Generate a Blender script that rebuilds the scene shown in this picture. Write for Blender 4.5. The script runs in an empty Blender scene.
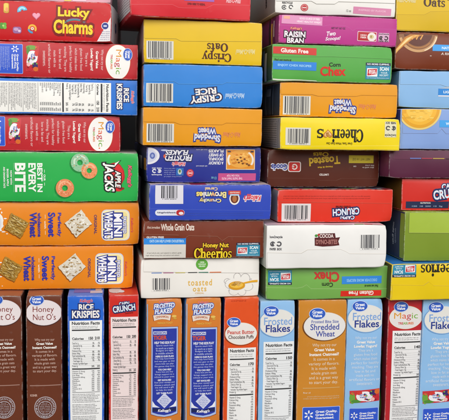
import bpy, bmesh, math, random
from mathutils import Vector, Matrix, noise

C = bpy.context.scene.collection
rnd = random.Random(7)

# ------------------------------------------------------------------ camera
# The wall of boxes stands on the plane y = 0, the floor is z = 0, metres.
# Photo measurements (pixels of the 449 x 420 picture) are turned into places
# on the wall through the camera that took it.
DIST, FPX = 1.20, 800.0
EYE = Vector((0.0, -DIST, 0.546))
YAW, PITCH, ROLL = math.radians(8), math.radians(6), math.radians(.8)
FWD = Vector((math.sin(YAW) * math.cos(PITCH), math.cos(YAW) * math.cos(PITCH), -math.sin(PITCH)))
RGT = Vector((math.cos(YAW), -math.sin(YAW), 0))
UPV = RGT.cross(FWD)
RGT, UPV = RGT * math.cos(ROLL) + UPV * math.sin(ROLL), UPV * math.cos(ROLL) - RGT * math.sin(ROLL)

def wall(px, py, y=0.0):
    d = FWD * FPX + RGT * (px - 224.5) - UPV * (py - 210.0)
    return EYE + d * ((y - EYE.y) / d.y)

def seen(p):
    d = Vector(p) - EYE
    k = FPX / d.dot(FWD)
    return 224.5 + d.dot(RGT) * k, 210.0 - d.dot(UPV) * k

cam = bpy.data.cameras.new('camera')
cam.sensor_width = 36
cam.lens = FPX / 449 * 36
cam.clip_start, cam.clip_end = 0.05, 60
co = bpy.data.objects.new('camera', cam)
C.objects.link(co)
co.matrix_world = Matrix.Translation(EYE) @ Matrix((RGT, UPV, -FWD)).transposed().to_4x4()
bpy.context.scene.camera = co

# ------------------------------------------------------------------ materials
MATS = {}
def lin(h):
    c = [int(h[i:i + 2], 16) / 255 for i in (0, 2, 4)]
    return [(v / 12.92 if v < .04045 else ((v + .055) / 1.055) ** 2.4) for v in c]

def mat(h, kind='card'):
    """printed, varnished cardboard: slight mottling of the ink, faint board waviness"""
    if (h, kind) in MATS: return MATS[h, kind]
    m = bpy.data.materials.new('%s_%s' % (kind, h)); MATS[h, kind] = m
    m.use_nodes = True
    nt = m.node_tree; N = nt.nodes; L = nt.links
    b = N['Principled BSDF']
    r, g, bl = lin(h)
    tc = N.new('ShaderNodeTexCoord')
    def noi(scale, detail=3, rough=.55):
        n = N.new('ShaderNodeTexNoise'); n.inputs['Scale'].default_value = scale
        n.inputs['Detail'].default_value = detail; n.inputs['Roughness'].default_value = rough
        L.new(tc.outputs['Object'], n.inputs['Vector']); return n
    big, fine = noi(14, 4), noi(520, 2)
    mx = N.new('ShaderNodeMix'); mx.data_type = 'RGBA'
    mx.inputs['A'].default_value = (r * .88, g * .88, bl * .88, 1)
    mx.inputs['B'].default_value = (min(1, r * 1.08 + .004), min(1, g * 1.08 + .004), min(1, bl * 1.08 + .004), 1)
    L.new(big.outputs['Fac'], mx.inputs['Factor'])
    out = mx
    mx2 = N.new('ShaderNodeMix'); mx2.data_type = 'RGBA'
    rp = N.new('ShaderNodeValToRGB')
    if kind == 'edge':          # rubbed corners where the white board shows through
        rp.color_ramp.elements[0].position, rp.color_ramp.elements[1].position = .40, .72
        w = noi(120, 4, .7); L.new(w.outputs['Fac'], rp.inputs['Fac'])
        ml = N.new('ShaderNodeMath'); ml.operation = 'MULTIPLY'; ml.inputs[1].default_value = .45
        mx2.inputs['B'].default_value = (.72, .70, .66, 1)
    else:                       # print grain and faint scuffs
        rp.color_ramp.elements[0].position, rp.color_ramp.elements[1].position = .60, .78
        w = noi(60, 6, .75); L.new(w.outputs['Fac'], rp.inputs['Fac'])
        ml = N.new('ShaderNodeMath'); ml.operation = 'MULTIPLY'; ml.inputs[1].default_value = .07
        mx2.inputs['B'].default_value = (.62, .60, .58, 1)
    L.new(rp.outputs['Color'], ml.inputs[0]); L.new(ml.outputs[0], mx2.inputs['Factor'])
    L.new(mx.outputs['Result'], mx2.inputs['A']); L.new(mx2.outputs['Result'], b.inputs['Base Color'])
    rr = N.new('ShaderNodeMapRange'); rr.inputs['To Min'].default_value = .27; rr.inputs['To Max'].default_value = .50
    L.new(big.outputs['Fac'], rr.inputs['Value']); L.new(rr.outputs['Result'], b.inputs['Roughness'])
    b.inputs['Specular IOR Level'].default_value = .30
    bp = N.new('ShaderNodeBump'); bp.inputs['Strength'].default_value = .26; bp.inputs['Distance'].default_value = .0012
    ad = N.new('ShaderNodeMath'); ad.operation = 'MULTIPLY_ADD'; ad.inputs[1].default_value = .06
    wav = noi(26, 2)
    L.new(fine.outputs['Fac'], ad.inputs[0]); L.new(wav.outputs['Fac'], ad.inputs[2])
    L.new(ad.outputs[0], bp.inputs['Height']); L.new(bp.outputs['Normal'], b.inputs['Normal'])
    return m

def plain(name, h, rough=.9, scale=30):
    m = bpy.data.materials.new(name); m.use_nodes = True
    nt = m.node_tree; N = nt.nodes; b = N['Principled BSDF']; r, g, bl = lin(h)
    n = N.new('ShaderNodeTexNoise'); n.inputs['Scale'].default_value = scale; n.inputs['Detail'].default_value = 5
    tc = N.new('ShaderNodeTexCoord'); nt.links.new(tc.outputs['Object'], n.inputs['Vector'])
    x = N.new('ShaderNodeMix'); x.data_type = 'RGBA'
    x.inputs['A'].default_value = (r * .7, g * .7, bl * .7, 1); x.inputs['B'].default_value = (r * 1.25, g * 1.25, bl * 1.25, 1)
    nt.links.new(n.outputs['Fac'], x.inputs['Factor']); nt.links.new(x.outputs['Result'], b.inputs['Base Color'])
    b.inputs['Roughness'].default_value = rough
    return m

# ------------------------------------------------------------------ lettering
TXT, FINE = {}, {}
def glyphs(s, bold, shear, align, sp, ls, res=3):
    key = (s, bold, shear, align, sp, ls, res)
    if key not in TXT:
        cu = bpy.data.curves.new('lettering', 'FONT')
        cu.body = s; cu.size = 1; cu.offset = bold; cu.shear = shear; cu.align_x = align
        cu.resolution_u = res; cu.dimensions = '2D'; cu.fill_mode = 'FRONT'
        cu.space_character = sp; cu.space_line = ls
        o = bpy.data.objects.new('lettering', cu)
        me = o.to_mesh()
        TXT[key] = ([(v.co.x, v.co.y) for v in me.vertices], [tuple(p.vertices) for p in me.polygons])
        o.to_mesh_clear(); bpy.data.objects.remove(o); bpy.data.curves.remove(cu)
    return TXT[key]

def bounds(vs):
    xs = [v[0] for v in vs]; ys = [v[1] for v in vs]
    return min(xs), max(xs), min(ys), max(ys)

# ------------------------------------------------------------------ boxes
class Box:
    """A cereal carton. root = Empty at the base; local x along the front, y into the stack, z up."""
    def __init__(s, name, label, group, x, z, depth, col, prot=0., yaw=0., faces=None, bulge=.0018, pxrow=None, seed=None):
        zm = (z[0] + z[1]) / 2
        row = pxrow if pxrow is not None else None
        if row is None:
            py = seen((wall(sum(x) / 2, 210, -prot).x, -prot, zm))[1]
        else: py = row
        a, b = wall(x[0], py, -prot), wall(x[1], py, -prot)
        s.W = (b.x - a.x) / math.cos(math.radians(yaw)); s.H = z[1] - z[0]; s.D = depth
        s.yaw = math.radians(yaw); s.bulge = bulge * rnd.uniform(.6, 1.9)
        s.seed = seed if seed is not None else rnd.random() * 100
        front = Vector(((a.x + b.x) / 2, -prot, z[0]))
        inward = Vector((-math.sin(s.yaw), math.cos(s.yaw), 0))
        r = bpy.data.objects.new(name, None); C.objects.link(r)
        r.empty_display_size = .03
        r.location = front + inward * depth / 2; r.rotation_euler = (0, 0, s.yaw)
        r['label'] = label; r['category'] = 'cereal box'; r['group'] = group
        s.root = r
        M = Matrix.Translation(r.location) @ Matrix.Rotation(s.yaw, 4, 'Z')
        q = [seen(M @ Vector((u, -depth / 2, v))) for u in (-s.W / 2, s.W / 2) for v in (0, s.H)]
        (s.lx, lb), (_, lt), (s.rx, rb), (_, rt) = q
        s.pw = (q[2][0] + q[3][0] - q[0][0] - q[1][0]) / 2
        s.ph = (lb - lt + rb - rt) / 2
        s.pc = (sum(p[0] for p in q) / 4, sum(p[1] for p in q) / 4)
        s.slope = ((rb - lb) + (rt - lt)) / 2 / s.pw
        s.px0, s.px1 = s.pc[0] - s.pw / 2, s.pc[0] + s.pw / 2
        s.py0, s.py1 = s.pc[1] - s.ph / 2, s.pc[1] + s.ph / 2
        s.kx, s.ky = s.W / s.pw, s.H / s.ph
        s.col = col
        rc = random.Random(s.seed)      # knocked corners: (side, end, depth of the dent)
        s.dents = [(i, j, rc.choice((0, .0008, .0016, .0030))) for i in (-1, 1) for j in (0, 1)]
        s.carton(faces or {})

    def warp(s, p):
        a, b, c = p[0] / (s.W / 2), (p[2] - s.H / 2) / (s.H / 2), p[1] / (s.D / 2)
        cl = lambda t: max(0., 1 - t * t)
        n = noise.noise(Vector((p[0] * 14 + s.seed, p[2] * 14, s.seed))) * .00050 * cl(b) ** .5
        n += noise.noise(Vector((p[0] * 40, p[2] * 40 + s.seed, s.seed))) * .00006
        y = p[1] - (s.bulge * cl(a) * cl(b) + n) * max(0., -c) ** 4
        x = p[0] + s.bulge * 1.3 * cl(b) * cl(c) * a ** 3 + a ** 3 * .0006 * noise.noise(Vector((s.seed, p[2] * 45, p[1] * 9)))
        z = p[2]
        e = .0009 * noise.noise(Vector((p[0] * 30, s.seed * 3, b)))
        z += (e - .0005) * max(0, b) ** 6 + (e + .0003) * max(0, -b) ** 6 * (1 if s.H < .2 else 0)
        if c < -.5:
            for i, j, d in s.dents:
                q = max(0., 1 - math.hypot(p[0] - i * s.W / 2, p[2] - j * s.H, p[1] + s.D / 2) / .016) ** 2
                if q and d: y += d * q; z += (d * .5 * q) * (1 - 2 * j); x -= i * d * .6 * q
        return Vector((x, y, z))

    def grid(s, bm, stepx=.009, stepy=.045, stepz=.009):
        if not bm.verts: return
        for ax, size, step, lo in ((0, s.W, stepx, -s.W / 2), (1, s.D, stepy, -s.D / 2), (2, s.H, stepz, 0)):
            n = max(2, round(size / step)); vals = [v.co[ax] for v in bm.verts]
            mn, mxv = min(vals), max(vals)
            for i in range(1, n):
                t = lo + size * i / n
                if mn + 1e-5 < t < mxv - 1e-5:
                    no = [0, 0, 0]; no[ax] = 1; pt = [0, 0, 0]; pt[ax] = t
                    bmesh.ops.bisect_plane(bm, geom=bm.verts[:] + bm.edges[:] + bm.faces[:], dist=1e-7, plane_co=pt, plane_no=no)

    lid = None
    def on_lid(s, u, v):
        pts, up = s.lid
        for (a, b), (c, d) in zip(pts, pts[1:]):
            if a <= u <= c or (u < a and a == pts[0][0]) or (u > c and c == pts[-1][0]):
                l = b + (d - b) * (u - a) / max(1e-9, c - a)
                return v >= l - 1e-6 if up else v <= l + 1e-6
        return False
    def over_lid(s, bm):
        """print that lies on the raised closure flap rises with it"""
        for (a, b), (c, d) in zip(*(s.lid[0], s.lid[0][1:])):
            if bm.verts: bmesh.ops.bisect_plane(bm, geom=bm.verts[:] + bm.edges[:] + bm.faces[:], dist=1e-7, plane_co=(a, 0, b), plane_no=(b - d, 0, c - a))
        for v in bm.verts:
            if s.on_lid(v.co.x, v.co.z): v.co.y -= s.lift
    def finish(s, bm, name, mats, parent=None, sharp=25, label=None):
        for v in bm.verts: v.co = s.warp(v.co)
        me = bpy.data.meshes.new(name)
        for f in bm.faces: f.smooth = True
        bm.to_mesh(me); bm.free()
        me.set_sharp_from_angle(angle=math.radians(sharp))
        for m in mats: me.materials.append(m)
        o = bpy.data.objects.new(name, me); C.objects.link(o); o.parent = parent or s.root
        if label: o['label'] = label
        return o

    def carton(s, faces):
        bm = bmesh.new(); bmesh.ops.create_cube(bm, size=1)
        for v in bm.verts: v.co = (v.co.x * s.W, v.co.y * s.D, (v.co.z + .5) * s.H)
        cols = {'front': s.col}; cols.update(faces)
        mats = [mat(s.col, 'edge')]; idx = {}
        for f in bm.faces:
            n = f.normal
            k = 'front' if n.y < -.5 else 'back' if n.y > .5 else 'left' if n.x < -.5 else 'right' if n.x > .5 else 'top' if n.z > .5 else 'bottom'
            h = cols.get(k, s.col)
            if h not in idx: idx[h] = len(mats); mats.append(mat(h))
            f.material_index = idx[h]
        r = bmesh.ops.bevel(bm, geom=bm.edges[:], offset=.0013, segments=3, profile=.5, affect='EDGES')
        for f in r['faces']: f.material_index = 0
        s.grid(bm)
        s.shell = s.finish(bm, 'carton', mats)

    def part(s, name, face='front', base=None, label=None): return Part(s, name, face, base, label)

    def flap(s, line, up=True, h=None, t=.0007, edge=None):
        """closure flap: covers the end panel from the given edge line to the top (or bottom)"""
        h = h or s.col
        e = edge or 'D8D2C4'; cut = 'B4A894'
        P = s.part('closure_flap', base=0)
        pts = [s.loc(*p) for p in line]
        ins = .0016
        pts[0] = (max(pts[0][0], -s.W / 2 + ins), pts[0][1]); pts[-1] = (min(pts[-1][0], s.W / 2 - ins), pts[-1][1])
        far = s.H - ins if up else ins
        s.lid, s.lift = (pts, up), t
        poly = pts + [(pts[-1][0], far), (pts[0][0], far)]
        P.slab(poly, t, h, cut)
        sg = 1 if up else -1
        for (a, b) in zip(pts, pts[1:]):
            P.quadl([a, b, (b[0], b[1] + sg * .0004), (a[0], a[1] + sg * .0004)], t + .00003, e)
        P.end()

    def loc(s, px, py):
        d = FWD * FPX + RGT * (px - 224.5) - UPV * (py - 210.0)
        n = Vector((math.sin(s.yaw), -math.cos(s.yaw), 0))
        f = s.root.location + n * s.D / 2
        p = EYE + d * ((f - EYE).dot(n) / d.dot(n))
        q = p - f
        return (q.x * math.cos(s.yaw) + q.y * math.sin(s.yaw), p.z - s.root.location.z)

BASE, LAYER = .00030, .000055
INGREDIENTS = ('whole grain oats sugar corn starch honey salt rice flour malt extract iron zinc niacin and vitamin contains milled wheat syrup canola oil natural flavor added to preserve freshness calcium folic acid of a the').split()
PLAY = ('kids sports teams help play every school to the and fund gear field season coach give a more than we can with our them of for').split()
class Part:
    vocab = INGREDIENTS
    """One printed item on a face: flat shapes that follow the board"""
    def __init__(s, box, name, face, base, label):
        s.b, s.name, s.face, s.label = box, name, face, label
        s.base = BASE if base is None else base
        s.bm = bmesh.new(); s.mats = []; s.lay = 0; s.parent = None
        s.at(box.pc[0], box.pc[1]) if face == 'front' else s.at(.5, .5)
    def at(s, cx, cy, rot=0, tilt=0):
        """origin (photo pixels on the front, fractions of the face elsewhere) and turn of the print"""
        b = s.b
        if s.face == 'front':
            s.o = b.loc(cx, cy); s.k = (b.kx, b.ky)
        else:
            w = b.D if s.face in ('left', 'right') else b.W
            h = b.D if s.face == 'top' else b.H
            s.o = ((cx - .5) * w, cy * h if s.face != 'top' else (cy - .5) * h); s.k = (.0015, .0015)
        t = math.radians(-rot - tilt); s.cs = (math.cos(t), math.sin(t))
        return s
    def uv(s, x, y):
        c, n = s.cs
        return (s.o[0] + s.k[0] * (c * x - n * y), s.o[1] + s.k[1] * (n * x + c * y))
    def p3(s, u, v, off):
        b = s.b; m = .0010
        hu = (b.D if s.face in ('left', 'right') else b.W) / 2 - m
        u = min(hu, max(-hu, u))
        v = min(b.D / 2 - m, max(-b.D / 2 + m, v)) if s.face == 'top' else min(b.H - m, max(m, v))
        if s.face == 'front': return (u, -b.D / 2 - off, v)
        if s.face == 'left': return (-b.W / 2 - off, -u, v)
        if s.face == 'right': return (b.W / 2 + off, u, v)
        return (u, v, b.H + off)
    def mi(s, h):
        m = mat(h)
        if m not in s.mats: s.mats.append(m)
        return s.mats.index(m)
    def quadl(s, pts, off, h):
        f = s.bm.faces.new([s.bm.verts.new(s.p3(u, v, off)) for u, v in pts]); f.material_index = s.mi(h)
    def slab(s, pts, t, h, e):
        top = [s.bm.verts.new(s.p3(u, v, t)) for u, v in pts]
        f = s.bm.faces.new(top); f.material_index = s.mi(h)
        low = [s.bm.verts.new(s.p3(u, v, -.0001)) for u, v in pts]; n = len(pts)
        for i in range(n):
            g = s.bm.faces.new((top[i], low[i], low[(i + 1) % n], top[(i + 1) % n])); g.material_index = s.mi(e)
    def up(s, n=1): s.lay += n; return s
    def poly(s, pts, h, up=True):
        """polygon in print coordinates (x right, y up, pixels)"""
        if up: s.lay += 1
        f = s.bm.faces.new([s.bm.verts.new(s.p3(*s.uv(x, y), s.base + LAYER * s.lay)) for x, y in pts])
        f.material_index = s.mi(h); return s
    def rect(s, w, h, col, x=0, y=0, r=0, up=True):
        if r <= 0:
            return s.poly([(x - w / 2, y - h / 2), (x + w / 2, y - h / 2), (x + w / 2, y + h / 2), (x - w / 2, y + h / 2)], col, up)
        pts = []
        for qx, qy, a0 in ((1, -1, -90), (1, 1, 0), (-1, 1, 90), (-1, -1, 180)):
            for i in range(5):
                a = math.radians(a0 + i * 22.5)
                pts.append((x + qx * (w / 2 - r) + r * math.cos(a), y + qy * (h / 2 - r) + r * math.sin(a)))
        return s.poly(pts, col, up)
    def oval(s, rx, ry, col, x=0, y=0, n=40, up=True, wob=0):
        return s.poly([(x + rx * math.cos(i * math.tau / n) * (1 + wob * rnd.uniform(-1, 1)), y + ry * math.sin(i * math.tau / n) * (1 + wob * rnd.uniform(-1, 1))) for i in range(n)], col, up)
    def ring(s, r0, r1, col, x=0, y=0, a0=0, a1=360, n=28, sy=1):
        s.lay += 1
        for i in range(n):
            a, b = (math.radians(a0 + (a1 - a0) * t / n) for t in (i, i + 1))
            s.poly([(x + r * math.cos(t), y + r * math.sin(t) * sy) for r, t in ((r0, a), (r1, a), (r1, b), (r0, b))], col, False)
        return s
    def bar(s, x0, x1, y0, y1, col, up=True):
        return s.rect(x1 - x0, y1 - y0, col, (x0 + x1) / 2, (y0 + y1) / 2, up=up)
    def text(s, t, w, h, col, x=0, y=0, bold=.012, out=(), shear=0., arc=0., tilt=0., split=None, align='CENTER', sp=1., ls=1., fan=0., up=True):
        """lettering fitted to a w x h pixel area round (x, y); out = [(spread, colour)] rims behind it"""
        fat = bold; bold = min(bold, .034)
        v0, _ = glyphs(t, bold, shear, align, sp, ls)
        if not v0: return s
        x0, x1, y0, y1 = bounds(v0); gw = max(1e-6, x1 - x0); gh = max(1e-6, y1 - y0)
        if w is None: w = h * gw / gh
        if h is None: h = w * gh / gw
        mx, my = (x0 + x1) / 2, (y0 + y1) / 2
        ca, sa = math.cos(math.radians(tilt)), math.sin(math.radians(tilt))
        for spread, c in list(out) + [(0, None)]:
            vs, fs = glyphs(t, (fat + spread) if c else bold, shear, align, sp, ls)
            if up: s.lay += 1
            bv = []
            for gx, gy in vs:
                tx, ty = (gx - mx) / gw, (gy - my) / gh
                qy = ty * h * (1 + fan * (4 * tx * tx - .5)) + arc * (1 - 4 * tx * tx)
                qx = tx * w
                bv.append(s.bm.verts.new(s.p3(*s.uv(x + ca * qx - sa * qy, y + sa * qx + ca * qy), s.base + LAYER * s.lay)))
            for f in fs:
                try: g = s.bm.faces.new([bv[i] for i in f])
                except ValueError: continue
                if c: g.material_index = s.mi(c)
                elif split:
                    q = sum((vs[i][0] - x0) / gw for i in f) / len(f)
                    g.material_index = s.mi(next((k for lim, k in split if q <= lim), split[-1][1]))
                else: g.material_index = s.mi(col)
        return s
    def serif(s, t, w, h, col, x=0, y=0, rim=None):
        sh = serif_shapes(t); x0, x1, y0, y1 = bounds([p for q in sh for p in q])
        if rim:
            for dx, dy in ((-.5, 0), (.5, 0), (0, .5), (0, -.5), (.4, .4), (-.4, .4), (.4, -.4), (-.4, -.4)): s.serif(t, w, h, rim, x + dx, y + dy)
            s.lay = math.ceil(s.lay)
        s.lay += .3
        for i, q in enumerate(sh):
            s.lay += .03
            s.poly([(x + ((a - x0) / (x1 - x0) - .5) * w, y + ((b - y0) / (y1 - y0) - .5) * h) for a, b in q], col, False)
        return s
    def words(s, x0, x1, y, h, col, fill=1., seed=0):
        """a line of fine print far below legibility"""
        w = (x1 - x0) * fill; n = max(3, round(w / (h * .62)))
        key = (n, (seed * 7 + int(y * 10)) % 4, s.vocab[0])
        if key not in FINE:
            r = random.Random(key[0] * 11 + key[1]); t = ''
            while len(t) < n: t += r.choice(s.vocab) + ' '
            t = t[:n + 1]; t = (t[:t.rfind(' ')] if ' ' in t and n > 6 else t[:n]).strip(); FINE[key] = t + ('n' if len(t) < 3 else '')
        vs, fs = glyphs(FINE[key], .012, 0, 'LEFT', 1, 1, 1)
        a0, a1, b0, b1 = bounds(vs); k = w / (a1 - a0)
        bv = [s.bm.verts.new(s.p3(*s.uv(x0 + (gx - a0) * k, y - h * .55 + gy * h * 1.75), s.base + LAYER * (s.lay + .5))) for gx, gy in vs]
        m = s.mi(col)
        for f in fs:
            try: s.bm.faces.new([bv[q] for q in f]).material_index = m
            except ValueError: pass
        return s
    def end(s, parent=None):
        bm = s.bm
        if s.base == BASE or s.face != 'front' or True:
            s.b.grid(bm)
            if s.face == 'front' and s.b.lid and s.name != 'closure_flap': s.b.over_lid(bm)
        bmesh.ops.recalc_face_normals(bm, faces=bm.faces[:]) if False else None
        nrm = {'front': Vector((0, -1, 0)), 'left': Vector((-1, 0, 0)), 'right': Vector((1, 0, 0)), 'top': Vector((0, 0, 1))}[s.face]
        bm.normal_update()
        for f in bm.faces:
            if f.normal.dot(nrm) < -.1: f.normal_flip()
        return s.b.finish(bm, s.name, s.mats, parent, 40, s.label)

# ------------------------------------------------------------------ serif lettering
def _arc(cx, cy, rx, ry, tx, ty, a0, a1, n=16):
    o = []
    for i in range(n):
        a, b = (math.radians(a0 + (a1 - a0) * k / n) for k in (i, i + 1))
        o.append([(cx + (rx - q * tx) * math.cos(t), cy + (ry - q * ty) * math.sin(t)) for q, t in ((1, a), (0, a), (0, b), (1, b))])
    return o
def _bx(x0, x1, y0, y1): return [[(x0, y0), (x1, y0), (x1, y1), (x0, y1)]]
def _dot(x, y, r): return [[(x + r * math.cos(i * math.tau / 12), y + r * math.sin(i * math.tau / 12)) for i in range(12)]]
def _stem(x, y0, y1, w=.17, lo=True, hi=True, s=.07):
    o = _bx(x, x + w, y0, y1)
    if lo: o += _bx(x - s, x + w + s, y0 - .004, y0 + .075)
    if hi: o += _bx(x - s, x + w * .5, y1 - .075, y1 + .003)
    return o
SERIFS = {
    'C': (.66, lambda: _arc(.36, .36, .36, .38, .19, .075, 38, 322, 24) + _bx(.59, .66, .44, .70) + _bx(.59, .66, .06, .22)),
    'O': (.76, lambda: _arc(.37, .36, .37, .38, .19, .07, 0, 360, 30)),
    'r': (.44, lambda: _stem(.08, 0, .5) + _arc(.32, .34, .13, .16, .07, .09, 60, 180, 8) + _dot(.39, .42, .09)),
    'i': (.29, lambda: _stem(.08, 0, .5) + _dot(.165, .66, .10)),
    's': (.42, lambda: _arc(.2, .365, .17, .145, .11, .065, 30, 270, 14) + _arc(.2, .135, .18, .15, .11, .065, -150, 90, 14) + _bx(.32, .36, .36, .50) + _bx(.03, .07, .0, .14)),
    'p': (.58, lambda: _stem(.08, -.22, .5) + _arc(.32, .25, .25, .26, .16, .06, -165, 165, 22)),
    'y': (.56, lambda: [[(.02, .5), (.20, .5), (.37, .05), (.24, -.04)], [(.44, .5), (.52, .5), (.29, -.14), (.20, -.18)]] + _bx(-.02, .26, .43, .503) + _bx(.37, .58, .43, .503) + _dot(.14, -.15, .10)),
    'a': (.53, lambda: _bx(.28, .44, 0, .36) + _arc(.25, .35, .19, .16, .15, .065, 0, 155, 12) + _dot(.12, .36, .085) + _arc(.22, .15, .20, .16, .13, .06, 60, 300, 16) + _bx(.40, .50, -.002, .05)),
    'h': (.60, lambda: _stem(.06, 0, .74) + _stem(.37, 0, .34, hi=False) + _arc(.36, .32, .18, .18, .17, .08, 0, 150, 12)),
    'e': (.50, lambda: _arc(.25, .25, .23, .26, .15, .06, 8, 322, 22) + _bx(.12, .46, .24, .30)),
    'o': (.54, lambda: _arc(.26, .25, .25, .26, .15, .055, 0, 360, 24)),
    't': (.38, lambda: _bx(.09, .25, .10, .66) + _bx(.0, .37, .43, .503) + _arc(.24, .14, .15, .15, .13, .07, 180, 330, 10)),
}
def serif_shapes(word):
    x, o = 0, []
    for ch in word:
        w, f = SERIFS[ch]; o += [[(x + px, py) for px, py in p] for p in f()]; x += w
    return o

# ------------------------------------------------------------------ recurring prints
WHITE, INK = 'ECEAE6', '262628'
def store_badge(B, cx, cy, rx, ry, rot=0):
    P = B.part('brand_badge').at(cx, cy, rot).up(7)
    P.oval(rx * 1.04, ry * 1.07, 'C9D6F0').oval(rx * .97, ry * .96, '2A55B8').oval(rx * .8, ry * .74, '3461C6', y=ry * .12)
    P.text('Great\nValue', rx * 1.25, ry * 1.2, 'F2F4FA', bold=.03, ls=.85)
    P.end()

def oval_label(B, cx, cy, rx, ry, rot, lines, fill='EDEBE8', ring='C9CFD8', shade=None):
    P = B.part('oval_label').at(cx, cy, rot)
    if shade: P.oval(rx * 1.06, ry * 1.06, shade, x=-rx * .02, y=-ry * .03)
    P.oval(rx * 1.02, ry * 1.03, ring).oval(rx, ry, fill)
    for t, x, y, w, h, c, kw in lines: P.text(t, w, h, c, x, y, **kw)
    P.end()

def spark(P, x, y, r, col='F2F4FA'):
    P.up()
    for i in range(6):
        a = math.radians(30 + 60 * i); ca, sa = math.cos(a), math.sin(a)
        pts = [(.3, -.07), (.55, -.16), (.92, -.13), (1, 0), (.92, .13), (.55, .16), (.3, .07)]
        P.poly([(x + r * (u * ca - v * sa), y + r * (u * sa + v * ca)) for u, v in pts], col, False)

def guarantee(B, cx, cy, w, h, rot=0, ty=None):
    P = B.part('guarantee_panel').at(cx, cy, rot)
    P.rect(w * 1.03, h + w * .03, 'A9BDF0', r=1.2).rect(w, h, '2F57CC', r=1.0)
    ty = h / 2 - 7.2 if ty is None else ty
    spark(P, -w / 2 + w * .16, ty, w * .13)
    P.text('Great Quality.\nGreat Price.\nGuaranteed.', w * .6, w * .24, 'F2F4FA', w * .14, ty, bold=.03, align='LEFT')
    for i in range(9):
        y = ty - w * .21 - i * 1.7
        if y > -h / 2 + 1.2: P.words(-w / 2 + w * .08, w / 2 - w * .06, y, .75, 'C4D2F6', rnd.uniform(.8, 1), i)
    P.end()

OATMEAL = ['Why not try our', 'Great Value', 'Instant Oatmeal?', 'It comes in a', 'variety of flavors.', 'It is made with', 'whole grain oats', 'and is a great way', 'to start your day.']
YOGURT = ['Why not try our', 'Great Value', 'Lowfat Yogurt?', 'They are a', 'gluten free food', 'which makes them', 'perfect for healthy', 'snacking. They are', 'low in fat and', 'made with no', 'artificial flavors or', 'sweeteners.']
def story(B, cx, cy, pitch, size, lines, col, rot=0, bolds=(1, 2)):
    P = B.part('story_text').at(cx, cy, rot)
    for i, t in enumerate(lines):
        b = i in bolds
        desc = 1.28 if any(ch in t for ch in 'gypq') else 1.0
        y = -i * pitch - (0.14 * size if desc > 1 else 0)
        P.text(t, len(t) * size * (.60 if b else .53), size * desc, col if not b else 'F4F0EA', 0, y, bold=.03 if b else .008, up=False)
    P.end()

def yogurt_photo(B, cx, cy, w, h, rot=0, tilt=-3):
    P = B.part('product_photo').at(cx, cy, rot, tilt)
    P.rect(w, h, 'C8343C')
    r = random.Random(3)
    for x, y, a, b, c in ((-.42, -.1, .09, .45, '6FA23C'), (-.3, -.36, .16, .14, '4F8A34'), (-.05, 0, .26, .40, 'EDEBF0'), (.12, -.22, .18, .24, 'E4DDE6'),
                          (.26, .22, .12, .22, '3A2A6A'), (.40, .28, .09, .2, 'D86A2A'), (.36, -.2, .13, .26, 'C22634'), (.24, -.3, .07, .15, 'E9B7B4'), (-.2, .3, .1, .16, 'D03A34')):
        P.oval(a * w, b * h, c, x * w, y * h, 18, wob=.05)
    P.text('Great\nValue', w * .24, h * .34, '4A62B4', -.07 * w, .05 * h, bold=.02)
    for i in range(14): P.oval(w * .03, h * .06, r.choice(['F0E6E6', '8C1C2A', '2E2A66', '7CB04A', 'E2583A']), r.uniform(-.45, .45) * w, r.uniform(-.42, .42) * h, 10)
    P.end()

FACTS_L = 'Total Fat 1g\n   Saturated Fat 0g\n   Trans Fat 0g\nCholesterol 0mg\nSodium 190mg\nTotal Carbohydrate 34g\n   Dietary Fiber 2g\n   Total Sugars 13g\n   Includes 13g Added Sugars\nProtein 2g'
FACTS_R = '1%\n0%\n\n0%\n8%\n12%\n7%\n\n26%\n'
VIT_L = 'Vitamin D 2mcg\nCalcium 0mg\nIron 8mg\nPotassium 60mg\nThiamin\nRiboflavin\nNiacin\nVitamin B6\nFolate\nVitamin B12\nZinc'
VIT_R = '10%\n0%\n45%\n0%\n20%\n20%\n20%\n20%\n20%\n20%\n10%'
def facts(B, x0, x1, y0, y1, ys, bg='EEEEEC', ink='3A3A3C', cols=1, cal='160', head='Nutrition Facts', border=None):
    """nutrition panel, upright; ys = photo rows of heading, first bar, calories, second bar, closing rule"""
    cx, cy = (x0 + x1) / 2, (y0 + y1) / 2; w, h = x1 - x0, y1 - y0
    P = B.part('nutrition_panel').at(cx, cy)
    if border: P.rect(w + 1.2, h + 1.2, border)
    P.rect(w, h, bg)
    panel(P, w, h, [cy - y for y in ys], ink, cols, head, cal); P.end()

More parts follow.
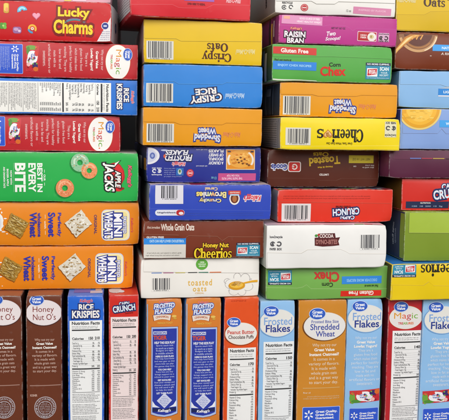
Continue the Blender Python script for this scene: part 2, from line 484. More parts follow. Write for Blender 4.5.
def panel(P, w, h, ys, ink, cols, head, kcal):
    hd, b1, cal, b2, cl = ys; l, r = -w / 2 + w * .07, w / 2 - w * .07
    soft = '5C5C60'
    P.text(head, r - l, 3.2, ink, 0, hd, bold=.035)
    for k in (.34, .66): P.words(l, r, hd - 1.6 - (hd - b1 - 2.2) * k, .85, soft, .93, k * 9)
    P.bar(l, r, b1 - .65, b1 + .65, ink)
    P.text('Calories', (r - l) * .42, 2.3, ink, l + (r - l) * .21, cal, bold=.03)
    P.text(kcal, (r - l) * (.22 if cols == 1 else .4), 2.9, ink, r - (r - l) * (.11 if cols == 1 else .2), cal + .2, bold=.04)
    P.bar(l, r, cal - 2.2, cal - 2.0, soft)
    th = cal - 3.6 - (b2 + 1.4)
    P.text(FACTS_L, (r - l) * (.74 if cols == 1 else .56), th, soft, l + (r - l) * (.37 if cols == 1 else .28), b2 + 1.4 + th / 2, bold=.004, align='LEFT', up=False)
    for j in range(cols):
        P.text(FACTS_R, (r - l) * .10, th, ink, r - (r - l) * (.05 + .2 * j), b2 + 1.4 + th / 2, bold=.012, align='RIGHT', up=False)
    n = 12
    for i in range(1, n): P.bar(l, r, b2 + 1.4 + th * i / n, b2 + 1.4 + th * i / n + .1, '9A9A9C', i == 1)
    P.bar(l, r, b2 - .6, b2 + .6, ink)
    tv = b2 - 1.6 - (cl + 1)
    P.text(VIT_L, (r - l) * .46, tv, soft, l + (r - l) * .23, cl + 1 + tv / 2, bold=.002, align='LEFT', up=False)
    for j in range(cols):
        P.text(VIT_R, (r - l) * .10, tv, soft, r - (r - l) * (.05 + .2 * j), cl + 1 + tv / 2, bold=.004, align='RIGHT', up=False)
    P.bar(l, r, cl - .2, cl + .2, soft)
    y = cl - 1.8; i = 0
    while y > -h / 2 + 1.2 and i < 34:
        P.words(l, r, y, .8, '6A6A6E', rnd.uniform(.8, 1), i); y -= 1.55 if i % 7 != 5 else 2.6; i += 1

def barcode(B, cx, cy, w, h, seed=1, box=None, foot=True, rot=0, tint='D9D7CF', name='barcode'):
    r = random.Random(seed); P = B.part(name).at(cx, cy, rot)
    if box: P.rect(box[0], box[1], box[2] if len(box) > 2 else 'E4E2E0')
    else: P.rect(w, h, tint); w -= 2.2
    x = -w / 2 + .6; P.up()
    while x < w / 2 - .6:
        a = r.choice([.32, .32, .6, .9, 1.25]); P.bar(x, min(x + a, w / 2 - .4), -h / 2 + (1.5 if foot else .5), h / 2 - .5, r.choice(['34343A', '3C3C40', '4A4A4E']), False)
        x += a + r.choice([.32, .45, .7, 1.0])
    if foot: P.text('%s %05d %d' % (r.choice(('0 42400', '0 38000', '0 16000', '0 78742', '0 30000')), r.randrange(99999), r.randrange(10)), w * .8, 1.2, '4A4A4E', 0, -h / 2 + .75, bold=.01)
    P.end()

def recycle(B, cx, cy, w, h, rot, col, back=None):
    """how-to-recycle mark: little arrows square and text line"""
    P = B.part('recycling_mark').at(cx, cy, rot)
    if back: P.rect(w, h, back, r=.6)
    P.text('how2recycle', w * .95, h * .22, col, 0, h * .36, bold=.03)
    P.ring(w * .11, w * .19, col, -w * .25, -h * .08, 20, 320, 14).ring(w * .10, w * .2, col, w * .22, -h * .08, 200, 500, 14)
    P.poly([(-w * .36, -h * .18), (-w * .14, -h * .18), (-w * .25, h * .12)], col)
    P.text('PAPER  BOX', w * .9, h * .16, col, 0, -h * .42, bold=.03).end()

def box_tops(B, cx, cy, w, h, rot=0):
    P = B.part('school_coupon').at(cx, cy, rot)
    P.rect(w, h, '2B87A8').rect(w, h * .18, '1B2440', 0, h * .41).text('NO MORE CLIPPING.', w * .9, h * .10, 'E8EEF4', 0, h * .41, bold=.03)
    P.rect(w * .42, h * .5, 'EFEFEF', -w * .24, -h * .08, .5)
    P.poly([(-w * .43, -h * .28), (-w * .07, -h * .2), (-w * .05, h * .14), (-w * .41, h * .1)], 'C6202C')
    P.text('BOX\nTOPS', w * .3, h * .26, 'F2F2F2', -w * .24, -h * .06, bold=.05, ls=.8)
    P.text('SCAN', w * .36, h * .22, 'EAF4F8', w * .24, h * .14, bold=.05)
    P.text('YOUR\nRECEIPT', w * .36, h * .26, 'D4ECF4', w * .24, -h * .17, bold=.02)
    P.text('see boxtops4education.com', w * .9, h * .08, 'D4ECF4', 0, -h * .42, bold=.01)
    P.end()

def biscuit(B, cx, cy, corners, base, tones, n=60, seed=1, strands=False):
    """photo of a woven wheat biscuit"""
    r = random.Random(seed); P = B.part('biscuit_picture').at(cx, cy)
    c = [(x - cx, cy - y) for x, y in corners]; pts = []
    for i in range(4):
        (ax, ay), (bx, by) = c[i], c[(i + 1) % 4]
        for k in range(9):
            t = k / 9; pts.append((ax + (bx - ax) * t + r.uniform(-.45, .45), ay + (by - ay) * t + r.uniform(-.45, .45)))
    P.poly([(x * 1.03 - .4, y * 1.03 - .6) for x, y in pts], '8A4A08'); P.poly(pts, base)
    for i in range(n):
        u, v = r.uniform(.05, .95), r.uniform(.05, .95)
        x = (c[0][0] * (1 - u) + c[1][0] * u) * (1 - v) + (c[3][0] * (1 - u) + c[2][0] * u) * v
        y = (c[0][1] * (1 - u) + c[1][1] * u) * (1 - v) + (c[3][1] * (1 - u) + c[2][1] * u) * v
        if strands:
            a = math.atan2(c[1][1] - c[0][1], c[1][0] - c[0][0]) + r.uniform(-.35, .35); l = r.uniform(1.4, 4); q = r.uniform(.2, .5)
            m = max(abs(u - .5), abs(v - .5)); l *= (1 if m < .35 else .4)
            dx, dy = math.cos(a) * l, math.sin(a) * l
            P.poly([(x - dx, y - dy), (x - dy / l * q, y + dx / l * q), (x + dx, y + dy), (x + dy / l * q, y - dx / l * q)], r.choice(tones), i % 6 == 0)
        else: P.oval(r.uniform(.4, 1.5), r.uniform(.35, 1.0), r.choice(tones), x * .93, y * .93, 9, i % 6 == 0, .3)
    P.end()

def loop_cereal(B, cx, cy, r0, r1, base, tones, seed, name='cereal_picture', hole=None):
    r = random.Random(seed); P = B.part(name).at(cx, cy)
    P.ring(r0 * .9, r1 * 1.05, '0F7F34', -.9, -1.0, n=24)
    P.ring(r0, r1, base, n=30)
    P.ring((r0 + r1) / 2 - .7, (r0 + r1) / 2 + 1.0, tones[0], .3, .4, 20, 200, 20)
    for i in range(46):
        a = r.uniform(0, math.tau); q = r.uniform(r0 + .5, r1 - .5); P.oval(r.uniform(.25, .8), r.uniform(.25, .6), r.choice(tones), q * math.cos(a), q * math.sin(a), 8, i % 6 == 0, .3)
    P.end()
AMB, KEY, KEY2 = .34, 64., 24.

# ------------------------------------------------------------------ layout helpers
def txt(B, name, s, x0, x1, y0, y1, col, rot=0, **kw):
    P = B.part(name).at((x0 + x1) / 2, (y0 + y1) / 2, rot)
    w, h = x1 - x0, y1 - y0
    if rot in (90, 270): w, h = h, w
    P.text(s, w, h, col, **kw); P.end()

G_SIDE = 'cereal boxes lying on their sides in the left stack'
G_FLAT = 'cereal boxes stacked flat with their ends facing out'
G_STAND = 'cereal boxes standing upright in the bottom row'

Y1 = .020
# how far each box sticks out of its stack, and the joints between the boxes, from the bottom up
R1 = [-Y1 + v for v in (.004, .008, .014, -.004, .004, .006, .004, .002)]
R2 = [.004, .010, .016, -.008, .004, .006, .006, .018]
R3 = [.006, .024, .0, -.028, .02, .010, .014, .012, .014]
R4 = [.022, .004, -.004, .004, .008, .002, .004, .006]
def joints(px, rows, R):
    out = []
    for i, p in enumerate(rows):
        k = i if p > 126 else i - 1
        out.append(wall(px, p, -R[min(max(k, 0), len(R) - 1)]).z)
    return out
Z1 = joints(70, (289.2, 245.8, 202.0, 151.6, 114.8, 78.6, 42.2, 1.9, -36), R1)
Z2 = joints(203, (297.6, 258.6, 220.6, 183.0, 146.4, 107.6, 64.6, 20.4, -20), R2)
Z3 = joints(332, (299.4, 268.4, 222.6, 187.6, 150.4, 117.4, 82.6, 45.0, 15.6, -24), R3)
Z4 = joints(425, (300.2, 261.2, 210.6, 178.6, 149.4, 108.2, 70.4, 32.0, -11), R4)
def zz(Z, i): return (Z[i] + .00025, Z[i + 1] - .00025)
DS, DE = .19, .30        # depth of a box on its side / end on

# ================================================================== left stack
# --- wheat squares, bottom and second
def wheat_squares(i, xr, dx, dy, label, prot, yaw):
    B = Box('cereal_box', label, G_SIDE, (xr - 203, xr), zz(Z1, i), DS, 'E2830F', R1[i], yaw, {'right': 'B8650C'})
    P = B.part('brand_logo').at(115.6 + dx, 225 + dy, 90)
    P.rect(31.5, 29, 'C8CDE4', r=5).rect(30, 27.4, 'F1E7B8', r=4.6).rect(27, 24, 'EBDB97', r=4)
    P.text('MINI', 23, 8.6, 'F3F2F6', 0, 2.2, bold=.05, out=[(.10, '27358E')], fan=-.05)
    P.text('WHEATS', 27, 8.8, 'F3F2F6', 0, -7.2, bold=.05, out=[(.10, '27358E')], fan=.06)
    P.text('FROSTED', 17, 3.6, 'EDEEF6', 0, 9.3, bold=.03, out=[(.09, '27358E')])
    P.end()
    txt(B, 'maker_name', "Kellogg's", 130.2 + dx, 133.4 + dx, 217.5 + dy, 232.5 + dy, 'D0444E', 90, shear=.25, bold=.02)
    txt(B, 'flavour_name', 'ORIGINAL', 94 + dx, 97 + dx, 214.5 + dy, 234 + dy, '4A2F66', 90, bold=.02)
    biscuit(B, 79 + dx, 223.5 + dy, [(81.5 + dx, 209.5 + dy), (92 + dx, 223.5 + dy), (76 + dx, 237.5 + dy), (64.5 + dx, 223 + dy)], 'D9D2C2',
            ['EDE9E0', 'F2EFE8', 'A88752', '8C6A3A', 'B99A6A', 'C9BFA8', 'E4DED0'], 95, i)
    biscuit(B, 17 + dx, 225.5 + dy, [(12 + dx, 213 + dy), (29 + dx, 222.5 + dy), (20.5 + dx, 238.5 + dy), (5 + dx, 228.5 + dy)], 'A88030',
            ['C9A95A', '8A6420', 'D9C07A', '6E4C14', 'B8923E', 'E0CB8E', '9A7428'], 150, i + 5, True)
    P = B.part('slogan').at(46 + dx, 224.5 + dy, 90)
    B1 = '2B2FA0'
    P.text('Perfectly', 24, 4.6, B1, 0, 13.2, bold=.03).text('Sweet', 24.5, 7.4, B1, 0, 5.8, bold=.065)
    P.text('with', 8, 2.0, 'F2E6D2', 0, -.6, bold=.02).bar(-10, -6, -.8, -.4, 'F2E6D2').bar(6, 10, -.8, -.4, 'F2E6D2')
    P.text('wholesome', 24, 3.8, B1, 0, -6.4, bold=.03).text('Wheat', 25, 7.2, B1, 0, -12.6, bold=.065)
    P.end()
    if dx > -3:
        P = B.part('milk_splash').at(0, 222, 0)
        P.oval(4.4, 8.5, 'E9E7E4', -.6, 0, 26, wob=.16).oval(2.6, 6, 'D6D8DE', -1, 0, 20, wob=.1)
        for x, y, a, b in ((2, 9.5, .7, 1.0), (5.5, 3.6, 1.6, .6), (3.5, -9.5, 2.0, .7), (7, -11.5, 1.0, .5), (1.0, 13, .5, .8), (-3, 12, 1, 1.4), (1, -8, 1.2, .8)): P.oval(a, b, 'E9E7E4', x, y, 12, wob=.12)
        P.end()
    else:
        P = B.part('milk_splash').at(-4, 266, 0)
        P.oval(4.4, 8.5, 'E9E7E4', 0, 0, 26, wob=.16).oval(1.4, .6, 'E9E7E4', 4.8, 3.6, 12).oval(1.5, .6, 'E9E7E4', 4.6, -10.5, 12).oval(.7, .4, 'E9E7E4', 6, -20, 10).end()
    return B

wheat_squares(0, 133.2, -6.2, 43.6, 'orange box with wheat squares on its side, lowest of the left stack', .004, -.4)
wheat_squares(1, 139.2, 0, 0, 'orange box with wheat squares, directly below the green box', .008, .2)

# --- green box with the cereal loops
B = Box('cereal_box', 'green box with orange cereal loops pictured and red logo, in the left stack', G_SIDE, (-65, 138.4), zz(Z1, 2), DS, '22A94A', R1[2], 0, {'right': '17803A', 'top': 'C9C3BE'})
P = B.part('brand_logo').at(112.5, 176, 90)
P.oval(12.5, 10.5, 'B01E26', -1, 2, 30, wob=.04).oval(11, 8.8, 'D8282E', -1.5, 2.4, 30).oval(2.6, 4.6, 'D8282E', 13, 6, 14).oval(1.4, 3.4, '8E1820', 12.6, 9, 12)
P.text('JACKS', 29, 12, 'F1F1EE', 1.2, -3.6, bold=.05, shear=.12, out=[(.10, '121214')], fan=.10, arc=-1.5)
P.poly([(-13.5, 3.2), (-16.5, 9.2), (-8.2, 2.0)], '121214').poly([(-13, 2.6), (-15.4, 7.4), (-9, 1.8)], 'F1F1EE')
P.text('APPLE', 17, 5.6, 'F1F1EE', 3.2, 5.6, bold=.05, shear=.12, out=[(.11, '121214')])
P.end()
txt(B, 'maker_name', "Kellogg's", 127, 132, 165, 187.5, 'E0647A', 90, shear=.25, bold=.03, out=[(.05, '8E2038')])
loop_cereal(B, 65, 188, 2.9, 9.2, 'E0895A', ['F0AE84', 'C86A3C', 'E8A070', 'D67848', 'F4C6A4'], 1)
loop_cereal(B, 89.3, 170.5, 2.6, 8.2, 'E38D5C', ['F2B289', 'CC6E40', 'EAA274', 'D97C4C'], 2)
loop_cereal(B, 80, 162.5, 2.8, 9.2, '8FC09A', ['C9DDC8', '5FA472', 'A8CFAE', '78B088', 'DCA078', '3F9468'], 3)
P = B.part('slogan').at(30, 177.5, 90)
W_ = 'EDF2EA'
P.text('OUR', 6.5, 2.0, W_, 0, 14.6, bold=.03).bar(-8, -5, 14.4, 14.8, W_).bar(5, 8, 14.4, 14.8, W_)
P.text('BEST IN', 29, 5.4, W_, 0, 10, bold=.06).text('EVERY', 29, 7.4, W_, 0, 2.2, bold=.06).text('BITE', 29, 10.6, W_, 0, -9.6, bold=.07)
for i, t in enumerate(('NOW WITH', 'BIGGER APPLE', 'AND CINNAMON TASTE')): P.text(t, (14, 17, 21)[i], 1.9, W_, 0, -18.6 - i * 3.4, bold=.03)
P.bar(-14.5, 14.5, -16.2, -16.0, 'A9DDB4').end()

# --- the two red boxes
def red_rainbow(i, xr, dx, dy, label, prot, yaw):
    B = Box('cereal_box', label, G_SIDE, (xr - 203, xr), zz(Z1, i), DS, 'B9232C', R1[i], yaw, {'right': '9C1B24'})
    MAGIC = [(.36, 'D9962A'), (.55, 'D8542E'), (.74, 'B8364A'), (.82, '7FA83A'), (1.1, '6FA83C')]
    oval_label(B, 118 + dx, 62 + dy, 17.6, 12.6, 90, [('Magic', 0, -.2, 25, 7.4, 'D9962A', dict(bold=0, split=MAGIC)),
               ('TREASURES', 0, -6.6, 15, 2.0, 'C8484A', dict(bold=.03, split=[(.3, 'C8383E'), (.6, '7FA83A'), (1.1, 'D8702E')]))], ring='D0703A')
    store_badge(B, 127.6 + dx, 54.6 + dy, 6.3, 4.6, 90)
    story(B, 102.4 + dx, 60 + dy, 5.35, 2.65, YOGURT, 'E8BFBE', 90)
    yogurt_photo(B, 32.6 + dx, 58.6 + dy, 26, 12.6, 90, 2)
    guarantee(B, 6.4 + dx, 58.6 + dy, 29, 32, 90)
    return B
red_rainbow(3, 120.2, -17.6, 72.4, 'red box with white oval label on its side, directly on the green box', .004, .3)

# --- blue ended box with the white panel
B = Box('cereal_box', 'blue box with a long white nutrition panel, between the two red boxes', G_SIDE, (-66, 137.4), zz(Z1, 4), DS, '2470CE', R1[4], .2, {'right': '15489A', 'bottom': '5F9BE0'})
P = B.part('nutrition_panel').at(23, 96.6, 90)
P.rect(31, 178, 'EFEEEA')
P.text('Nutrition Facts', 28, 3.0, '3A3A3C', 0, 85.4, bold=.035)
for k in (0, 1): P.words(-14, 14, 82 - k * 1.7, .9, '5A5A5E', .95, k)
P.bar(-14.5, 14.5, 78.4, 80, '303034')
P.text('Calories', 11, 2.4, '3A3A3C', -8.5, 75.5, bold=.03).text('150   210', 11, 2.8, '3A3A3C', 8.5, 75.5, bold=.04)
P.bar(-14.5, 14.5, 72.8, 73, '5A5A5E')
P.text(FACTS_L, 17, 28, '5A5A5E', -6, 57, bold=.004, align='LEFT')
for x in (6.5, 12): P.text(FACTS_R, 3.4, 28, '4A4A4E', x, 57, bold=.01, align='RIGHT')
P.bar(-14.5, 14.5, 39.4, 40.9, '303034')
P.text(VIT_L, 13, 21, '5A5A5E', -8, 27.5, bold=.002, align='LEFT')
for x in (6.5, 12): P.text(VIT_R, 3.4, 21, '5A5A5E', x, 27.5, bold=.006, align='RIGHT')
P.bar(-14.5, 14.5, 15, 15.3, '5A5A5E')
y = 13; i = 0
while y > -86:
    if i % 9 == 8: P.bar(-14.5, 14.5, y, y + .25, '77777A')
    else: P.words(-14, 14, y, .85, '66666A', rnd.uniform(.72, 1), i)
    y -= 1.62; i += 1
P.end()
P = B.part('brand_logo').at(124.5, 96.6, 90)
P.text('RICE', 14, 5.6, 'EFEDE8', -1.5, 1.9, bold=.06, out=[(.09, '1B2A66')])
P.text('KRISPIES', 26, 5.8, 'EFEDE8', 0, -5.2, bold=.06, out=[(.09, '1B2A66')], fan=.05)
P.text("Kellogg's", 13, 3.6, 'D8485A', .5, 8.2, bold=.03, shear=.25, out=[(.05, 'E8D8E0')]).end()

red_rainbow(5, 138.0, 0, 0, 'red box with white oval label on its side, just under the marshmallow box', .009, .3)

# --- red marshmallow box
B = Box('cereal_box', 'red box with yellow lettering and printed marshmallows at the top left', G_SIDE, (-88, 111.4), zz(Z1, 6), DS, 'C4161D', R1[6], -5.0, {'right': 'C6C6CA', 'top': 'D8A8B0'})
P = B.part('brand_logo').at(74, 21, 0)
Y_ = 'EFD12E'
P.ring(17, 18.2, '3E8E8C', 1, -16.5, 52, 128, 20).ring(18.2, 19.2, '7E6A9A', 1, -16.5, 55, 125, 20)
P.text('Lucky', 32, 12.2, Y_, 0, 7.4, bold=.06, out=[(.11, '7A1210')], fan=.07, tilt=-1, split=None)
P.text('Charms', 39.5, 14.2, Y_, -.6, -6.2, bold=.06, out=[(.11, '7A1210')], fan=.06, tilt=-1).end()
P = B.part('marshmallow_picture').at(6.5, 8); P.rect(5.6, 10.5, 'C89A2E', r=2).rect(4.2, 8, 'E8C85A', -.2, .8, r=1.6).oval(1.4, 2.2, 'F0A060', .6, -1.6).end()
P = B.part('marshmallow_picture').at(22.5, 9.5); P.ring(1.2, 5.0, '5AB2D8', 0, -1.5, 10, 200, 16).ring(2.2, 3.8, 'A8DCEC', 0, -1.3, 30, 180, 12).end()
P = B.part('marshmallow_picture').at(36.6, 16)
hp = [(3.9 * math.sin(t) ** 3, 3.6 * (.81 * math.cos(t) - .31 * math.cos(2 * t) - .12 * math.cos(3 * t) - .06 * math.cos(4 * t))) for t in [i * math.tau / 28 for i in range(28)]]
P.poly([(-x * 1.08, y * 1.15) for x, y in hp], 'C86A88').poly([(-x * .9, y * .95 + .3) for x, y in hp], 'E79DB2').end()
P = B.part('marshmallow_picture').at(3.6, 25.8); P.oval(1.9, 1.9, '5A9A3A', -1.5, 1.3).oval(1.9, 1.9, '6AAE42', 1.5, 1.3).oval(1.9, 1.9, '5A9A3A', -1.5, -1.5).oval(1.9, 1.9, '78B84C', 1.5, -1.5).oval(1, 1, 'B8D87A').end()
P = B.part('marshmallow_picture').at(17.4, 30.2); P.rect(8.6, 6.6, '9A6AA0', r=2.2).oval(2.4, 1.6, 'C8A2C8', -1, .8).oval(1.4, 1.2, 'E2C2D8', 2.2, -.8).end()
P = B.part('marshmallow_picture').at(32.6, 28.8); P.ring(2.6, 4.4, 'E8B43A', 0, 0, -40, 200, 18).ring(1.5, 2.7, 'D8563A', 0, 0, -40, 200, 16).ring(.5, 1.6, 'E8D8C8', 0, 0, 0, 360, 12).ring(2.8, 4.8, '4A9AC8', 0, 0, 190, 275, 8).end()
P = B.part('corner_badge').at(104, 29)
P.poly([(7, 12), (-7, -12.8), (7, -12.8)], 'E4E0E2').oval(3.9, 3.9, 'E4E0E2', 1.2, 3).oval(3.3, 3.3, '2A3A8A', 1.2, 3).rect(3.4, 1.6, 'C8D0E8', 1.2, 3)
for i in range(5): P.words(-3.6 + i * -.5 + 1.5, 6, -2.5 - i * 2.0, .9, '8A86A8', 1, i)
P.end()
P = B.part('end_badge', 'right').at(.3, .5); P.oval(6, 5.2, '23406E', -5, -2).oval(3.6, 2.2, '7A90B0', -5, -2).end()
P = B.part('end_panel', 'right').at(.3, .5)
P.rect(30, 24, '77777C', 36, 0)
for i in range(9): P.words(24, 50, 9 - i * 2.2, 1.0, '4A4A50', .95, i)
P.end()

# --- the box resting on it, cut by the frame
B = Box('cereal_box', 'pale pink box showing only its bottom edge above the red marshmallow box', G_SIDE, (-80, 111.0), zz(Z1, 7), DS, 'D9A9B6', R1[7], 0)
P = B.part('colour_patches').at(50, -3)
for x, w, c in ((-46, 14, 'DCC8DA'), (-26, 8, 'D6B84A'), (-8, 6, 'A86AA8'), (2, 12, 'DFC9D4'), (18, 7, 'E0CE6A'), (30, 14, 'E2C2CC')): P.rect(w, 7, c, x, 0)
P.end()

# ================================================================== second stack
def flat(label, x, Z, i, col, prot=0., yaw=0., faces=None, depth=DE, **kw):
    return Box('cereal_box', label, G_FLAT, x, zz(Z, i), depth, col, prot, yaw, faces, **kw)

# --- white oats box
B = flat('white box with pale yellow lettering and a spoon in milk, under the brown box', (140.6, 259.4), Z2, 0, 'ECE9E4', R2[0], 1.6, {'left': 'D9B7AE'})
B.flap([(143.5, 271.8), (258, 273)], True, edge='C6C2BC')
P = B.part('colour_line').at(186.5, 272.4)
for a, b, c in ((-34.5, -24.5, '7A96CE'), (-23, -13, 'B87A9A'), (-11, -1.5, 'D8CC7A'), (1.5, 10.5, '3A3A3C'), (12, 21.5, '3A7A66'), (23, 34.5, 'D87A4E')):
    P.bar(a, b, -.45, .45, c)
P.end()
P = B.part('round_badge').at(201.8, 264); P.oval(6, 5.6, '5FA83C').text('100%\nWHOLE\nGRAIN', 7.6, 5.6, 'E2F0D8', bold=.03).end()
barcode(B, 161, 284.4, 18, 13.5, 3, (18.6, 14, 'ECE9E4'))
P = B.part('product_name').at(199.6, 286.2)
P.text('toasted', 24, 6.4, 'E2B44A', .2, 4.0, bold=.012, sp=1.25).text('oats', 13.5, 4.6, 'E2B44A', 0, -2.8, bold=.012, sp=1.25).text('CEREAL', 9, 1.7, 'E6BC7A', 0, -6.8, bold=.01).end()
P = B.part('spoon_picture').at(238, 284.6)
g = 'B9B5B4'
for x, y, r, a0, a1, sy in ((-7, 1, 6, 100, 260, .8), (-4, -6, 5, 150, 330, .9), (4, -7, 4, 200, 380, 1), (10, -2, 5, 230, 400, .8), (7, 6, 4.6, -20, 160, 1.1), (-1, 8, 3.4, 10, 200, 1.1), (-11, 4, 3, 60, 250, .8)):
    P.ring(r, r + .45, g, x, y, a0, a1, 14, sy)
P.oval(1.2, .8, 'C8C4C2', 12.5, 5.6).oval(.8, .6, 'C8C4C2', -9, -5.5)
P.oval(8.4, 4.4, 'D99A1E', -1.4, -.8, wob=.02).oval(6.6, 3.0, 'F0C04A', -1.6, -.2)
P.poly([(5, .8), (14, 2.2), (19.6, 2.4), (19.6, 4.6), (14, 4.2), (5, 2.2)], 'E2A626')
for i in range(12): P.ring(.5, 1.15, rnd.choice(['B98632', 'D8B070', '9A6C22']), rnd.uniform(-6, 3.2), rnd.uniform(-1.4, 3), 0, 360, 10)
P.end()
P = B.part('side_print', 'left').at(.3, .5); P.rect(90, 22, 'C98A7E').rect(60, 16, 'E2C8BE', -10, 0).end()

# --- brown honey nut box
B = flat('brown box with big yellow lettering and a white and blue label at lower left', (143.2, 264), Z2, 1, '74301A', R2[1], .6, {'left': '7A3A2A'})
B.flap([(144, 234.4), (178, 235), (183, 239.2), (188.5, 235.6), (217, 236.2), (222, 240.6), (228, 236.6), (263, 237)], True, edge='A8705A')
txt(B, 'whole_grain_line', 'Whole Grain Oats', 161, 194, 223.6, 230.4, 'E2D2C6', bold=.03)
txt(B, 'script_line', 'First ingredient', 147, 160, 226, 229.4, 'D8C0B2', bold=.02, shear=.3)
P = B.part('blue_white_label').at(164.2, 247.6)
P.rect(42.6, 21, 'D9D5CE').rect(42.6, 7, '2F8AE2', 0, 6.8).rect(42.6, 2.8, '74301A', 0, 9.6 + 1.2)
P.text('GLUTEN FREE', 17, 2.0, 'E8DED6', -9, 10.4, bold=.04).text('OATS CAN HELP LOWER CHOLESTEROL', 34, 2.6, 'BFE0F8', 2.5, 6.6, bold=.03)
P.words(-17, 17, -5.2, 1.1, '8A8680', 1, 3).words(-18, 15, -7.6, 1.1, '8A8680', 1, 4).end()
P = B.part('brand_logo').at(212.6, 250.4)
P.text('Honey Nut', 26, 6.0, 'EFC92A', 3, 4.8, bold=.035, out=[(.09, '3A120C')]).serif('Cheerios', 37.6, 11.0, 'F2D42A', 0, -2.4, rim='3A120C').end()
box_tops(B, 248, 249.4, 24, 14)

# --- bright blue box
B = flat('bright blue box with small white pill label and upside down lettering', (149, 271.4), Z2, 2, '2A45B4', R2[2], 1.2, {'left': '8A8C9C', 'top': 'D8C2C0'})
B.flap([(150, 208.6), (270, 210.8)], False, edge='3A58C4')
barcode(B, 169.3, 192.4, 17, 14.5, 5, (27.5, 22.6, 'DAD8E2'), rot=0)
P = B.part('pill_label').at(169.8, 212.6)
P.rect(29, 5.8, 'DADCE8', r=2.8).rect(8, 5.6, 'B8242E', 10.2, 0, r=2.7).oval(2.3, 1.5, 'E8E2E4', 11, -.6).text('KelloggsFamilyRewards', 18, 1.9, '4A4A66', -3.4, 0, bold=.03).end()
P = B.part('product_name').at(211.2, 195.6, 180)
sp_ = [(.2, 'E8D68A'), (.35, 'E6E2DC'), (.5, 'E2B07A'), (.65, 'D8E0A8'), (.8, 'EBE6E0'), (1.1, 'E8D06A')]
P.text('Crunchy', 22, 5.0, 'E8D68A', 1, 4.4, bold=.05, split=sp_, out=[(.08, '1E2A7A')]).text('Brownies', 30, 6.2, 'E8E0D0', 0, -.8, bold=.05, split=sp_, out=[(.08, '1E2A7A')]).text('Cereal', 12.5, 3.4, 'E2C49A', 0, -6.8, bold=.03).end()
P = B.part('round_badge').at(234.4, 197.2, 180)
P.oval(5.2, 6.2, 'E6E2E0', 0, 1.4).oval(4.0, 4.8, '6A3018', 0, 1.2).oval(2.2, 3.2, 'A86A3A', 0, 1.6).rect(12.6, 4.2, 'C23A2A', 0, -4.6, r=.8).rect(9, 1.4, 'A8D0E8', 0, -2.4).text('CHOCOLATEY', 10, 1.5, 'EFD8CC', 0, -4.8, bold=.03).end()
txt(B, 'maker_name', "Kellogg's", 243.4, 261, 193.8, 201.2, 'D2404E', 180, shear=.25, bold=.04, out=[(.09, 'E6E0E6')])
P = B.part('fine_print').at(212, 214.4, 180)
for i in range(2): P.words(-52, 46, 1 - i * 2.2, .9, '4258B4', 1, i)
P.end()
P = B.part('top_print', 'top').at(.5, .035)
for x, w, c in ((-40, 30, 'E4D0D2'), (-12, 16, 'C8405A'), (8, 14, 'E8D898'), (30, 24, 'B8C8D8')): P.rect(w, 20, c, x, 0)
P.end()

# --- navy frosted box
B = flat('navy blue box with an orange cereal bowl picture and pink strip', (146.2, 261.2), Z2, 3, '232F8C', R2[3], 1.8, {'left': '3A3A5A', 'top': '4A6AC0'})
P = B.part('round_emblem').at(147.6, 155.6, 180)
P.poly([(-11.6 * math.cos(a) , 8.6 * math.sin(a)) for a in [math.radians(t) for t in range(-90, 91, 9)]], 'DCDCE4')
P.poly([(-9.0 * math.cos(a) , 6.6 * math.sin(a)) for a in [math.radians(t) for t in range(-90, 91, 9)]], 'C2C6DC')
P.oval(2.6, 3.2, '5A6AAE', -4.6, 0).oval(1.2, 1.6, '9AA6D2', -4.6, 0).end()
P = B.part('brand_logo').at(178.6, 155.2, 180)
P.text('FROSTED', 27, 6.4, 'DDDEE6', 0, 2.4, bold=.06, shear=.25, out=[(.10, '101850')]).text('FLAKES', 23, 5.2, 'DDDEE6', 1.8, -2.8, bold=.06, shear=.25, out=[(.10, '101850')])
P.oval(3.4, .9, 'B9C2E2', 14.2, -5.0).oval(1.1, 1.8, 'D05A3A', 14.0, 1.0).end()
txt(B, 'maker_name', "Kellogg's", 172, 185.2, 161.4, 165.8, 'D0505A', 180, shear=.25, bold=.04, out=[(.08, 'DCD0DC')])
recycle(B, 156.6, 171.6, 10.5, 8.4, 180, 'DADCE8')
P = B.part('fine_print').at(173.6, 172.6, 180)
for i in range(5): P.words(-1.5 if i else -8, 9.5, 4 - i * 2, 1.0, '8E9AD2', 1, i)
P.rect(7.4, 7.6, '2F6AB4', -6, -1).oval(2.0, 2.8, 'B8C8C8', -6, -1).oval(1, 1.6, '5A7A3A', -6, -1.6).end()
P = B.part('red_seal').at(190, 173); P.oval(3.6, 3.9, 'C23440').ring(2.2, 2.6, 'E2B8C0').rect(3.6, 1.2, 'E8D0D4').end()
P = B.part('claim_text').at(215.8, 156.8, 180)
for i, t in enumerate(('A CRUNCHY', 'SPOONFUL', 'OF SWEET', 'FLAKES')): P.text(t, 15, 3.1, 'E2E2E8', 0, 6.1 - i * 4.0, bold=.08)
P.end()
P = B.part('fine_print').at(201.6, 158, 180)
P.words(-5.5, 5.5, 8, 1.1, 'D0D2E2', 1, 2).words(-5.5, 5.5, -8.4, 1.1, 'D0D2E2', 1, 5).end()
P = B.part('bowl_picture').at(240.4, 159.4, 180)
P.rect(29.4, 20.6, 'E2D0B2').rect(28, 19.2, 'D8881E').oval(13.4, 9.0, 'E0A040', 0, -.5).ring(11.6, 13.6, 'E2DCD2', 0, .5, 150, 230, 14, .78).ring(11.6, 13.6, 'E2DCD2', 0, .5, -30, 30, 12, .78)
r = random.Random(4)
for i in range(26): P.oval(r.uniform(1, 2.2), r.uniform(.6, 1.2), r.choice(['EBB45A', 'C87A1E', 'E2963A']), r.uniform(-9, 9), r.uniform(-6, 5), 9, i % 5 == 0, .25)
